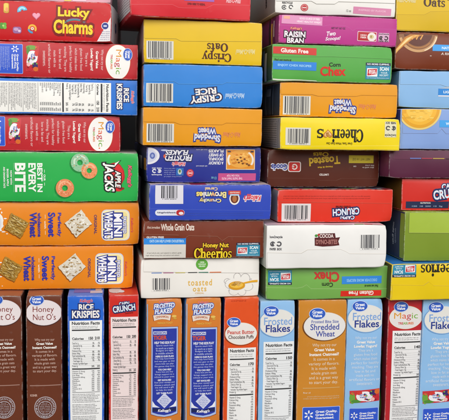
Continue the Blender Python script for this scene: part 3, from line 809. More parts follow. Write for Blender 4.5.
for x, y in ((-1, 1.5), (1.8, 3), (-4, -.4), (0, -2), (3.2, .2), (-2.2, 4), (-6.5, 4.4), (-8.5, 5.6)): P.poly([(x - 1.4, y), (x, y - 1.0), (x + 1.4, y), (x, y + 1.0)], '6A3A16')
P.rect(3, 1.2, '2A2A44', 11.6, -8).rect(3, 1.2, '2A2A44', -11.6, -8).end()
P = B.part('pink_strip').at(237, 177, 180)
P.rect(38.4, 7.6, 'BE4E86').text('THE TASTE THAT PUTS', 21, 2.2, 'EBC2D6', 5, 1.4, bold=.05).text('YOU ON TOP', 13, 2.0, 'EBC2D6', 4, -1.5, bold=.05).end()
txt(B, 'small_mark', '13 oz', 211, 216.4, 176.6, 179.4, '6AA8C8', 180, bold=.04)
P = B.part('side_print', 'left').at(.5, .5); P.rect(120, 10, 'A86A4A').rect(40, 14, 'C8C0C8', 40, 0).rect(20, 12, 'C8823A', 90, 0).end()

# --- orange wheat box and its twin further right
def orange_wheat(B, bx, tx, ty, sx, ssy):
    barcode(B, bx[0], bx[1], 27, 18.8, 6)
    P = B.part('product_name').at(tx, ty, 180)
    P.text('Shredded', 26, 7.0, 'D8DAE6', 0, 3.4, bold=.05, out=[(.12, '2A3A8E')], arc=-.9, fan=.1, tilt=-3).text('Wheat', 17.5, 6.0, 'D8DAE6', 0, -3.6, bold=.05, out=[(.12, '2A3A8E')], fan=-.05).end()
    txt(B, 'faded_script', 'Malt-O-Meal', sx - 9, sx + 9, ssy - 2.6, ssy + 2.6, 'DB8450', 180, shear=.3, bold=.02)

B = flat('orange box with a barcode, between the blue and navy boxes', (142.6, 262.2), Z2, 4, 'E0960E', R2[4], .4, {'left': 'A8A49C'})
B.flap([(143.6, 121.8), (174, 122.2), (180, 124.4), (222, 124.8), (226, 123), (261, 123.6)], True, edge='C9820E')
orange_wheat(B, (160.2, 133), 207.2, 134.8, 231.5, 134.8)

# --- blue crisp rice box
B = flat('sky blue box with slanted white lettering, under the yellow box', (143.2, 262.8), Z2, 5, '2B7FD2', R2[5], .5, {'left': '9A7A78', 'bottom': '1E3A7A'})
B.flap([(144, 80.8), (174, 81.4), (178.5, 84), (222, 84.4), (226, 82.6), (262, 83.4)], True, edge='5AA2E4')
barcode(B, 159.6, 93, 26.6, 19.4, 8)
P = B.part('product_name').at(206, 96, 180)
P.text('CRISPY', 32, 7.6, 'E9E4E0', 0, -2.2 + 4.6, bold=.06, out=[(.09, '1E2452')], tilt=7).text('RICE', 21, 6.4, 'E9E4E0', .4, -4.6, bold=.06, out=[(.09, '1E2452')], tilt=6).end()
P = B.part('maker_script').at(234.6, 96, 180); P.text('Malt-O-Meal', 20, 5.2, 'A9C6E8', bold=.03, shear=.3, tilt=2).ring(8, 8.4, 'A9C6E8', 0, 5.5, 240, 300, 10).end()

# --- yellow crisp oats box
B = flat('yellow box with upside down brown lettering, second from top in its stack', (143.6, 262.2), Z2, 6, 'DDB70A', R2[6], .8, {'left': 'A68E8E'})
B.flap([(144.6, 38.2), (176, 38.8), (181, 41.2), (261, 41.6)], True, edge='D6BC3A')
barcode(B, 160, 50.2, 26.6, 18.4, 9)
P = B.part('product_name').at(216.6, 53, 180)
D_ = '4A2312'
P.serif('Crispy', 29.6, 11.6, D_, 0, 3.4).serif('Oats', 21, 8.6, D_, -.8, -5.6)
P.end()
P = B.part('maker_script').at(245.2, 52, 180); P.text('Malt-O-Meal', 20, 5.2, 'E0D08A', bold=.03, shear=.3, tilt=2).ring(7, 7.4, 'E0D08A', 0, 5.2, 240, 300, 10).end()

# --- red box on top of the second stack
B = flat('red box turned slightly, at the top of the second stack', (130, 251.6), Z2, 7, 'CF2230', R2[7], 5, {'left': 'C9313C', 'bottom': 'A81C28'}, depth=DS)
B.flap([(131, 4.2), (172, 4.6), (178, 7.4), (184, 8), (206, 8.2), (213, 4.8), (250, 5.2)], False, edge='D8606A')
P = B.part('purple_print').at(199, -4); P.rect(30, 11, '9A5AB0').text('SPECIAL', 22, 5, 'DCC8E4', bold=.05).end()
txt(B, 'fine_print', 'OPEN HERE TO RESEAL', 187, 205, 3.2, 5.4, '6A1420', 0, bold=.03)
txt(B, 'maker_script', 'Malt-O-Meal', 225.6, 241, -2, 3.4, 'E8A8AE', 0, shear=.3, bold=.03)
P = B.part('side_print', 'left').at(.55, .55); P.rect(150, 32, 'E2E2E4')
for i in range(12): P.words(-70, 70, 13 - i * 2.4, 1.0, '8A8A8E', 1, i)
P.end()

# ================================================================== third stack
# --- upside down green box
B = flat('green box with upside down red word at the bottom of the third stack', (265.6, 388.4), Z3, 0, '74AC50', R3[0], .6, {'left': '4A5A3A', 'bottom': 'A8C890', 'top': '8ABE68'})
B.flap([(266.8, 287.4), (297, 287.6), (302, 286.6), (306, 284.2), (310.5, 288.2), (387, 288.2)], False, edge='A2CE82')
box_tops(B, 279.8, 277.4, 23, 14.6, 180)
P = B.part('brand_logo').at(326, 278.4, 180)
P.text('Chex', 25.5, 10.2, 'C3281E', 0, -1.8, bold=.06).text('Corn', 11, 4.4, '23341C', -1, 5.4 + .6, bold=.02).end()
P = B.part('blue_banner').at(361.4, 279.6, 180); P.rect(40.6, 7.6, '2F86DA').text('DISCOVER MORE RECIPES', 31, 2.8, '8CC2EE', 0, .3, bold=.03).end()
txt(B, 'fine_print', 'Find out more at', 364, 378, 284.4, 287, '2A4A1E', 180, bold=.03)
P = B.part('red_banner').at(360.6, 293, 180); P.rect(41.4, 5.8, 'DA2A1C').text('Gluten Free', 25.5, 4.4, 'F2E2DC', 0, -.2, bold=.05).end()
P = B.part('side_print', 'left').at(.88, .5, 90); P.text('Gluten Free', 20, 4, 'B83228', 0, 0, bold=.05).end()

# --- white cocoa box
B = flat('white box with a maroon word logo and barcode at its upper right', (266.2, 386.6), Z3, 1, 'E9E8E6', R3[1], .5, {'left': 'BFC6BC', 'top': 'E2C4CE', 'bottom': 'B8B4B0'})
B.flap([(267.4, 252.6), (301, 253), (307, 249.4), (340, 249), (345, 251), (349, 253.4), (386, 253.8)], False, edge='B9B5B0')
recycle(B, 275.8, 242.6, 13, 15, 0, '55555A')
P = B.part('brand_logo').at(326, 239.6)
mar = '54181A'
P.poly([(-11.6, -5.6), (-11.8, 2.2), (-8.2, 2.4), (-8.4, 6.2), (8.4, 6.6), (9.2, 2.0), (13.6, 2.6), (11.8, -1.4), (13.0, -5.4), (6, -6.2), (-4, -6.6)], mar)
P.text('COCOA', 14, 3.8, 'E4D6D2', 0, 3.9, bold=.07).text('DYNO-BITES', 21.5, 4.6, 'A8706A', .2, -2.0, bold=.05).oval(1.5, 1.3, '3E8A34', -10.2, 4.2).oval(1.2, 1.0, 'B8281E', -7.8, 5.0).end()
barcode(B, 369.8, 241.8, 20, 15.4, 12, (20.6, 16, 'E9E8E6'))
P = B.part('top_print', 'top').at(.5, .035)
for x, w, c in ((-50, 26, 'C8BCC8'), (-20, 26, 'E8D2DA'), (12, 30, 'D8B6C6'), (34, 10, '4FA83A'), (44, 9, 'C82A2A'), (54, 10, 'E2C8D0')): P.rect(w, 8, c, x, -6)
P.text('PER 1 CUP SERVING', 24, 1.8, '6A5A6A', -36, -6, bold=.03).end()

# --- red naval box
B = flat('red box with upside down white logo, resting on the white maroon-logo box', (277.4, 392.6), Z3, 2, 'D8321F', R3[2], .4, {'left': '8E8A88', 'top': '6A5A6A'})
B.flap([(278.6, 201.6), (391.6, 203.4)], True, edge='E0604C')
barcode(B, 296, 212.6, 24, 15.6, 14, (28.6, 18, 'DCD6D6'))
P = B.part('brand_logo').at(345.6, 213, 180)
nv = [(.10, '1E2A5E')]
P.text("CAP'N", 14, 4.4, 'DDE6F2', -1.8, 4.2, bold=.06, out=nv, tilt=-3).text('CRUNCH', 26.6, 7.0, 'DDE6F2', 0, -1.4, bold=.07, out=nv, tilt=4, fan=.05).text("Crunch Berries", 15, 2.6, '6A1410', 3, -6.2, bold=.05).end()
P = B.part('fine_print').at(332, 197.4, 180)
for i in range(2): P.words(-38, 48, 1 - i * 2.2, .9, 'A82A1C', 1, i)
P.end()
P = B.part('top_print', 'top').at(.5, .04)
r = random.Random(5)
for i in range(18):
    c = ['C8B04A', '3A6AA8', 'D8D4D0', 'B8303A', '6AA84A', 'D8C8A0', '2A2A5A'][i % 7]; P.oval(r.uniform(4, 9), r.uniform(2, 5), c, -54 + i * 6.4, r.uniform(-8, -1), 14, wob=.2)
P.end()

# --- dark brown toasted box
B = flat('dark brown box with slanted yellow lettering and small yellow panel', (267.4, 379.2), Z3, 3, '54200F', R3[3], .7, {'left': '6A3A38'})
B.flap([(268.4, 178), (315, 178.4), (319, 180.4), (336, 180.4), (341, 178.4), (378, 178.6)], False, edge='5A2A20')
P = B.part('maker_badge').at(285, 166.6, 180)
P.rect(12.6, 10.4, 'D9D2D0', -9.2, 0, r=2).rect(11, 8.8, 'C02A24', -9.2, 0, r=1.6).ring(1.8, 2.9, 'E8DCD8', -9.2, .1, 30, 330, 16).rect(2.2, 1.0, 'E8DCD8', -7.8, 0)
P.text('Goods', 15.5, 5.6, '3A4A9A', 5.6, .4, bold=.05, out=[(.12, 'D2D0DA')]).end()
P = B.part('product_name').at(324, 160.6, 180)
yl = 'D6AE22'
P.text('Toasted', 31, 8.2, yl, -.4, .2, bold=.06, tilt=5, fan=.05).text('Oats', 15.5, 4.6, yl, 3.4, -6.2, bold=.03, tilt=3).text('Honey & Nut', 15, 2.2, yl, -1, 6.2, bold=.04, tilt=4).end()
P = B.part('yellow_panel').at(361, 159.2, 180); P.rect(25, 7.8, 'D2BE2A').text('NET WT 14 OZ', 18, 2.4, '8A7A1A', 0, 0, bold=.04).end()
P = B.part('fine_print').at(362, 166.6, 180); P.words(-12, 0, 1, 1.2, 'D8CCC8', 1, 1).words(-12, -3, -1.2, 1.2, 'D8CCC8', 1, 2).words(6, 9, 0, 1.6, 'D8CCC8', 1, 2).end()
txt(B, 'small_mark', 'LIMITED', 319, 328.5, 173.6, 175.6, 'D8CCC8', 180, bold=.05)

# --- yellow cheerful box
B = flat('yellow box with black upside down lettering, resting on the dark brown box', (280.2, 400.2), Z3, 4, 'EBD20F', R3[4], .4, {'left': '8C8E92'})
B.flap([(281.4, 146.2), (399, 145.6)], False, edge='EFE078')
barcode(B, 298, 136.4, 21, 16, 16, (24.6, 17.4, 'DAD7CC'))
P = B.part('brand_logo').at(340, 135.4, 180)
K_ = '1C1A12'
P.serif('Cheeri', 31.4, 13.4, K_, -7.2, .3)
P.serif('s', 6.4, 9.2, K_, 20.2, -1.7)
hp = [(math.sin(t) ** 3, (.81 * math.cos(t) - .31 * math.cos(2 * t) - .12 * math.cos(3 * t) - .06 * math.cos(4 * t))) for t in [i * math.tau / 28 for i in range(28)]]
P.poly([(12.6 - x * 4.6, -1.2 + y * 4.8) for x, y in hp], 'C87A1E').poly([(12.6 - x * 3.4, -1.2 + y * 3.5) for x, y in hp], 'E8C48A')
for i in range(8): P.ring(.35, .85, 'B87A2A', 12.6 + rnd.uniform(-2.2, 2.2), -.8 + rnd.uniform(-1.6, 1.4), 0, 360, 8)
P.end()
txt(B, 'script_line', 'Great Taste, Whole Grain Oats', 326, 352, 142, 144.8, '5A4A12', 180, bold=.02, shear=.2)
recycle(B, 390.4, 129.4, 12, 16, 180, '4A4A48', 'DDD8B8')
P = B.part('side_print', 'left').at(.5, .5); P.rect(180, 34, '9A9CA2')
for i in range(13): P.words(-86, 86, 14 - i * 2.3, 1.1, '5E6066', 1, i)
P.end()

# --- second orange wheat box
B = flat('orange box with a barcode, between the green and yellow boxes', (279.6, 397.8), Z3, 5, 'E0960E', R3[5], .8, {'left': '3A4048'})
B.flap([(281, 94.2), (312, 94.6), (318, 96.2), (356, 96.4), (361, 95.2), (397, 95.8)], True, edge='C9820E')
orange_wheat(B, (296.6, 105.4), 342.6, 106.4, 367, 106.8)
P = B.part('side_print', 'left').at(.74, .5); P.rect(50, 30, '5A6470').rect(6, 32, '8A96A4', -12, 0).rect(4, 32, '23262E', 16, 0).rect(20, 8, 'A8B0B8', 2, 8).end()

# --- green box upright red word
B = flat('green box with a red word and red and blue banners at its left', (271.8, 392.6), Z3, 6, '52A344', R3[6], .9, {'left': '3A4A34', 'bottom': 'D8DCD0'})
B.flap([(273, 56.6), (300, 56.8), (330, 56.6), (391.6, 59)], True, edge='6AB85A')
P = B.part('red_banner').at(294.4, 50.8, 0, 1.2); P.rect(43, 7.2, 'C9281E').text('Gluten Free', 27, 4.4, 'EFE0DA', 0, 0, bold=.05).end()
P = B.part('blue_banner').at(294.4, 65.8, 0, 1); P.rect(43, 8.4, '2E82D8').text('ENJOY CHEX RECIPES', 33, 2.8, '9ACCF0', 0, 0, bold=.03).end()
txt(B, 'fine_print', 'Find out more at', 274.6, 291, 58.6, 61, '23341C', 0, bold=.03)
P = B.part('brand_logo').at(333, 69.6)
P.text('Chex', 25.6, 9.6, 'D22A1C', -.2, -1.6, bold=.06, tilt=2).text('Corn', 11.6, 4.2, '23341C', 1.4, 5.0, bold=.03, tilt=1).end()
box_tops(B, 378, 71.2, 25.6, 16.8)
P = B.part('white_edge').at(294.5, 80.4, 0, 1.2); P.rect(44, 1.5, 'D2D8C8', r=.6).end()
P = B.part('side_print', 'left').at(.8, .5); P.rect(24, 34, '2A3A2A').rect(10, 30, 'C8CCD8', 12, -4).rect(6, 16, '3A6AB8', 2, 6).rect(4, 20, 'C8503A', -8, 0).end()

# --- magenta raisin box
B = flat('magenta box with a white two line logo and pink panel, over the green box', (278.4, 397.6), Z3, 7, 'B53086', R3[7], 1.2, {'left': '8A3A76'})
B.flap([(279.6, 25.2), (324, 26), (329, 25), (345, 25.6), (349, 28), (352.4, 31), (356, 28.4), (397, 29.4)], False, edge='B8509C')
P = B.part('pink_panel').at(302, 20.2, 0, 1.5); P.rect(40, 8.6, 'D890BA').text('GOOD SOURCE OF FIBER', 20, 2.2, 'F0D8E6', 7.4, 1.8, bold=.05).text('HEART HEALTHY WHEAT', 24, 2.0, 'F0D8E6', 7, -1.4, bold=.04).rect(6, 3, 'E8A890', -15, 2).end()
P = B.part('brand_logo').at(295, 35.4, 0, 1)
P.text('RAISIN', 20.6, 6.2, 'EDE6EC', -.4, 1.0, bold=.05, out=[(.10, '23101E')], fan=.06).text('BRAN', 16.4, 5.8, 'EDE6EC', .4, -5.0, bold=.05, out=[(.10, '23101E')], arc=-.5)
P.text("Kellogg's", 11.6, 3.2, 'E8907A', .6, 6.8, bold=.04, shear=.25, out=[(.05, '7A1A4A')]).end()
P = B.part('claim_text').at(332.4, 36.4, 0, -6)
P.text('Two', 9, 4.6, 'EADAE6', -1.4, 2.8, bold=.04, shear=.3).text('Scoops!', 15.5, 4.6, 'EADAE6', 0, -2.6, bold=.04, shear=.3).end()
P = B.part('red_label').at(366.6, 36.6, 0, 1)
P.rect(19.6, 9.8, 'E2C4CE', r=1).rect(18.4, 8.6, 'B4262E', r=.8).text('HIGH\nFIBER', 6.2, 4.0, 'EBD4D4', -3.6, 0, bold=.06).oval(4.5, 4.3, 'E6E0DA', 4.8, -.3).oval(2.2, 2.0, 'D2C08A', 4.6, -.1)
for i in range(5): P.oval(.5, .4, '8A6A3A', 4.6 + rnd.uniform(-1.2, 1.2), rnd.uniform(-1.2, 1), 8)
P.end()
recycle(B, 383.4, 37.6, 11, 9, 0, '2A1A24', 'D2A8C4')
txt(B, 'fine_print', 'NET WT 18.7 OZ', 331, 345, 27.4, 29.4, '5A1648', 0, bold=.03)
P = B.part('side_print', 'left').at(.86, .5); P.rect(14, 34, '6A2A5E', 6, 0).rect(5, 24, 'D8B43A', 0, -4).rect(6, 30, '3A2A3A', -10, 0).rect(3, 16, 'E8D8E0', 9, 2).end()

# --- white box on top
B = flat('white box with a small red circle and pink strip, topmost in the third stack', (275, 396.4), Z3, 8, 'E6E4E0', R3[8], 1.4, {'left': '8A8C8A'})
B.flap([(276, 1.0), (311, 1.4), (316, 4.2), (334, 4.4), (338, 2.0), (395, 3.6)], True, edge='A8A6A2')
P = B.part('recycling_mark').at(287.4, 6.4); P.ring(1.6, 2.4, '4A4A4C', -3.2, -1, 20, 340, 14).ring(1.3, 2.2, '4A4A4C', 3.4, -.4, 0, 300, 14).text('RECYCLE', 10, 2.0, '3A3A3C', -.2, 3.6, bold=.05).poly([(-4.4, -1.6), (-2, -1.6), (-3.2, .4)], '4A4A4C').end()
P = B.part('red_seal').at(304.2, 7.8); P.oval(3.7, 3.7, 'BE3438').ring(2.5, 2.9, 'E2C0C0').rect(4, 1.2, 'E2C8C8').end()
P = B.part('pink_strip').at(372, 11.4, 0, 1.4); P.rect(38.6, 7.2, 'D286AA').text('INSPIRED BY FLAVOR', 28, 2.0, 'E8B4CC', 0, .6, bold=.03).end()
txt(B, 'small_mark', '12 oz', 346, 351, 9.6, 12.2, '9A9896', 0, bold=.03)
P = B.part('side_print', 'left').at(.84, .5, 90); P.text('FIBER', 16, 5, '2A2A2A', 2, -4, bold=.06).rect(16, 8, 'B8BAB8', -10, 6).end()

# ================================================================== right-hand stack
# --- yellow box, upside down lettering
B = flat('yellow box with black upside down lettering and a blue coupon in its corner', (390.8, 516), Z4, 0, 'E6C60E', R4[0], .8, {'left': '4A4A22', 'top': '2F7AC8'})
B.flap([(392.4, 284.8), (423, 285.2), (428.4, 281.4), (433, 285.4), (514, 286)], False, edge='C8AA10')
box_tops(B, 404.2, 269.8, 23, 14.6, 180)
P = B.part('brand_logo').at(443, 269.6, 180)
P.serif('Cheerios', 44.4, 12.6, K_, 0, .2).end()
P = B.part('side_print', 'left').at(.85, .5); P.rect(12, 34, '3A3A2A', 6, 0).rect(6, 24, 'C8A81A', -6, 0).rect(8, 12, 'D8D8D0', 8, 6).end()

# --- lime green box
B = flat('lime green box with a plain stepped flap, over the yellow box', (404, 524), Z4, 1, '7C942C', R4[1], .8, {'left': '364058', 'top': 'B2C85A'})  # panel below the flap is darker: the flap's shade is in its colour
B.flap([(408.6, 232.6), (523, 232.8)], True, 'A0B93E', edge='BFD06A', t=.0011)
P = B.part('side_print', 'left').at(.93, .5, 0)
P.rect(11, 48, '8FA640', 8.6, 0).end()
P = B.part('side_words', 'left').at(.875, .5, 90)
P.text('multi grain', 24, 5.2, 'B2BAC8', 0, -3.4, bold=.04).text('crunch', 16, 3.6, '8A94A8', 2, 3.4, bold=.03).end()

# --- red box with navy strip
B = flat('red box with a navy strip along its bottom edge', (401.4, 520), Z4, 2, 'CE2A20', R4[2], .9, {'left': '5A4418'})
P = B.part('brand_logo').at(450, 190.4)
P.text("CAP'N", 17, 5.6, 'DCE4F0', -.4, 4.4, bold=.06, out=nv, tilt=5).text('CRUNCH', 34, 9.4, 'DCE4F0', 0, -2.6, bold=.07, out=nv, tilt=8, fan=.05).end()
P = B.part('navy_strip').at(427, 204.8)
P.rect(42, 6.8, '232C4E').text('NUTRITION', 10, 1.6, 'DAD6D0', -2, 1.9, bold=.06).text('150  18  200  12  2g', 30, 1.8, '8A9AB4', 0, -1.5, bold=.04).end()

# --- plum box
B = flat('plum coloured box with a thin coloured line, below the periwinkle box', (388.6, 512), Z4, 3, '56203C', R4[3], .8, {'left': '6E3050'})
B.flap([(393.2, 158.6), (408, 158.7), (444, 158.7), (510, 159)], True, '5C2340', edge='7A3A58')
P = B.part('colour_line').at(426.6, 158.4)
for a, b, c in ((-16.8, -6, '6A7AC0'), (-5.4, 5, 'B03A50'), (5.6, 16.8, 'C0A04A'), (19, 30, '4A3038')): P.bar(a, b, -.5, .5, c)
P.end()

# --- periwinkle box with the bowl
B = flat('periwinkle blue box with a golden bowl pictured at its top edge', (399.8, 519), Z4, 4, '84A2DA', R4[4], .9, {'left': '2A3A86', 'top': 'C8A83A'})
B.flap([(402.4, 133.2), (437, 133.4), (441, 128.6), (445.4, 133.6), (518, 134.4)], True, '82A0D8', edge='98A8DA')
P = B.part('bowl_picture').at(417.4, 108.6)
def cap(cx, cy, r, lo, hi): return [(cx + r * math.cos(math.radians(a)), cy + r * math.sin(math.radians(a))) for a in range(lo, hi + 1, 4)]
def bowl(r, cy, c, top=-.3, left=-15.2):
    pts = [(x, min(top, y)) for x, y in cap(4.0 - 2, cy, r, 180, 360)]
    pts = [(max(left, x), y) for x, y in pts]
    P.poly(pts, c)
bowl(21.4, .4, 'E2C878'); bowl(19.8, .6, 'DE9F1A'); bowl(17, .8, 'EBB12A'); bowl(13, 0, 'EFBF48')
for i in range(22): P.oval(rnd.uniform(1, 3), rnd.uniform(.4, .9), rnd.choice(['EBCB64', 'D8A42A', 'E2B440']), rnd.uniform(-11, 15), rnd.uniform(-11, -2), 9, i % 5 == 0, .2)
P.end()
P = B.part('blue_label').at(463, 124); P.rect(48, 7, '3EA0E6').text('WITH REAL HONEY', 36, 2.8, 'DCEBF8', 0, 0, bold=.04).end()

# --- light blue box
B = flat('light blue box with a small bright blue label, under the chocolate brown box', (398.4, 519), Z4, 5, '86B4E2', R4[5], .9, {'left': '5A80B0', 'top': 'C8DCF0'})
B.flap([(399.8, 84.2), (440, 84.6), (446, 86.6), (518, 87)], True, edge='A8CCEE')
P = B.part('blue_label').at(462, 92.4); P.rect(48, 6.6, '2E86D6').rect(48, 1.4, 'D6DCE8', 0, -4).poly([(-24, 3.3), (-16, 5.2), (24, 5.2), (24, 3.3)], 'A9B8C8').text('LIGHTLY SWEETENED', 38, 2.6, 'DCEBF8', 0, 0, bold=.04).end()

# --- chocolate box with the drizzle bowl
B = flat('chocolate brown box with a golden drizzle pouring into a bowl', (394.6, 519), Z4, 6, '733013', R4[6], .9, {'left': '4A2012', 'bottom': '3A1A10'})
P = B.part('bowl_picture').at(417, 34)
P.poly([(x, min(-.2, y)) for x, y in cap(1, 2, 19.4, 180, 360)], '8A5A34')
P.ring(16.6, 19.2, 'C89A6A', 1, 1, 196, 352, 26).ring(17.8, 18.8, 'E8D2B2', 1, 1, 290, 350, 14).ring(14, 15.4, 'A8703A', 1, 1, 200, 320, 20)
P.poly([(x, min(-.5, y)) for x, y in cap(1, 2, 14, 186, 354)], '5A2412')
P.poly([(-22.4, -20.6), (-21.6, -15), (-12, -3.2), (-7, -.5), (6, -.6), (-4, -5), (-12, -11.6), (-18, -17)], 'B8742A').poly([(-22, -19.4), (-20.8, -16), (-10.6, -4.4), (-3, -1), (2, -1), (-6, -5), (-13, -11)], 'E2AE5A').poly([(-20.6, -17), (-10, -5.2), (-5, -2.2), (-9, -6.4)], 'F2D79A')
for x in (-2, 2, 6): P.poly([(x - 1.2, -.8), (x, -.8), (x - 2.6, -6), (x - 3.6, -5)], 'D89A4A')
P.end()
P = B.part('blue_label').at(458, 48.6); P.rect(52, 6.4, '3C9CE6').text('NATURALLY FLAVORED', 38, 2.6, 'DCEBF8', 2, 0, bold=.04).end()
P = B.part('fine_print').at(458, 54.4); P.text('A RICH TASTE', 24, 2.6, 'D8C8C0', -6, 0, bold=.05, shear=.15).end()
P = B.part('small_mark').at(430, 56); P.rect(1.6, .8, 'C8B4A8').end()

# --- yellow box at the top
B = flat('yellow box with upright dark lettering cut by the top of the photo', (395.8, 518), Z4, 7, 'D8B30A', R4[7], .9, {'left': '8A7A1A', 'bottom': '3A3010'})
B.flap([(397, 14.4), (424, 14.8), (430, 11.6), (450, 11.2), (517, 12)], False, 'D3AE0A', edge='A88A0A')
P = B.part('product_name').at(434, 2.6); P.serif('Oats', 21, 9, '3E1C10', 0, .2).serif('Crispy', 30, 11.6, '3E1C10', 3, 8.4).end()
txt(B, 'maker_script', 'Malt-O-Meal', 397.6, 416, -3, 2.6, 'DCCB8A', 0, shear=.3, bold=.03)

# ================================================================== bottom row
def stand(label, x, ztop, row, col, prot, yaw=0., faces=None, depth=DS, **kw):
    return Box('cereal_box', label, G_STAND, x, (.0004, ztop), depth, col, prot, yaw, faces, pxrow=row, **kw)
ZL, ZM, ZR, ZQ = Z1[0] - .0004, Z2[0] - .0004, Z3[0] - .0004, Z4[0] - .0004

def seal(B, cx, cy):
    P = B.part('round_seal').at(cx, cy); c = 'B2A8AE'
    P.ring(10.2, 11, c, n=36); P.up()
    for i in range(34):
        a = math.radians(i * 360 / 34); P.ring(7.9, 9.6, c, 0, 0, i * 360 / 34, i * 360 / 34 + rnd.uniform(4, 8), 2)
    P.ring(6.4, 7.1, c, n=30)
    for i in range(7): P.words(-math.sqrt(max(1, 36 - (i * 1.7 - 5.1) ** 2)) + .4, math.sqrt(max(1, 36 - (i * 1.7 - 5.1) ** 2)) - .4, i * 1.7 - 5.1, 1.0, c, 1, i)
    P.end()

def honey(label, x, dx, prot, yaw):
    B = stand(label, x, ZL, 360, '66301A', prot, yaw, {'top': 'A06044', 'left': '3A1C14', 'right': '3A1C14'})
    R_ = '7E2A26'
    oval_label(B, 44 + dx, 312.4, 17.6, 12.2, 0, [('Honey', -.6, 2.6, 21, 7.2, R_, dict(bold=.0)), ("Nut O's", .4, -4.2, 22.6, 6.0, R_, dict(bold=.0))], 'E3DADC', 'C8BCC2', '3E1A12')
    store_badge(B, 36.6 + dx, 299.8, 7.2, 5.0)
    story(B, 44.6 + dx, 339.4, 3.86, 2.5, OATMEAL, 'CBA99C')
    P = B.part('rule_line').at(45.4 + dx, 385); P.bar(-15.4, 15.4, -.45, .45, 'A07A6E').end()
    txt(B, 'small_mark', 'KOSHER', 30.4 + dx, 37.4 + dx, 394, 396.2, 'CBA99C', 0, bold=.03)
    seal(B, 45.4 + dx, 407)
    return B
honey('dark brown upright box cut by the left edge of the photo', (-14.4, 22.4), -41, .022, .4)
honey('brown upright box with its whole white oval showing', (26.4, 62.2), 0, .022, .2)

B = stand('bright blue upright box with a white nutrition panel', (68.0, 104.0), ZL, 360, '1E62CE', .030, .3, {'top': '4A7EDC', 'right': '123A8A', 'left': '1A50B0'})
facts(B, 70.2, 102.2, 321, 474, (323.6, 330.4, 338.6, 368.4, 391.6), 'ECEDEE', cols=2, cal='150  210')
P = B.part('brand_logo').at(85.8, 308.6)
nb = [(.10, '182A6A')]
P.text('RICE', 14.6, 6.2, 'EDEAE6', .4, 1.6, bold=.07, out=nb).text('KRISPIES', 27, 7.4, 'EDEAE6', 0, -5.4, bold=.07, out=nb, fan=.08)
P.text("Kellogg's", 13, 4.0, 'D0404E', .4, 7.6, bold=.03, shear=.25, out=[(.05, '9AB4E4')]).end()
P = B.part('top_print', 'top').at(.5, .2); P.rect(12, 12, 'CFC8DC', 10, -8).rect(16, 18, '6A6AC8', -4, -2).rect(6, 8, 'D8B8A0', 12, 2).end()

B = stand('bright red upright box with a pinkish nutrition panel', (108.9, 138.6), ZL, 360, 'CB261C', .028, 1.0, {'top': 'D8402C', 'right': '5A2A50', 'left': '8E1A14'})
facts(B, 110.8, 137.8, 317.4, 474, (320.6, 327.6, 337, 372.6, 396), 'EBDADA', cols=2, cal='150  200')
P = B.part('brand_logo').at(124, 307)
P.text("CAP'N", 10, 3.8, 'DDE8F2', .2, 3.6, bold=.06, out=[(.11, '1E2A5E')], tilt=4).text('CRUNCH', 22, 6.2, 'DDE8F2', 0, -1.0, bold=.07, out=[(.11, '1E2A5E')], tilt=7, fan=.06).text('Crunch Berries', 8, 1.4, '7A1410', 5, -5.6, bold=.05, tilt=5).end()
P = B.part('top_print', 'top').at(.3, .2); P.oval(7, 12, 'D8D0D2', -2, -4, wob=.1).oval(3, 6, 'DDE8F2', 4, -8).end()

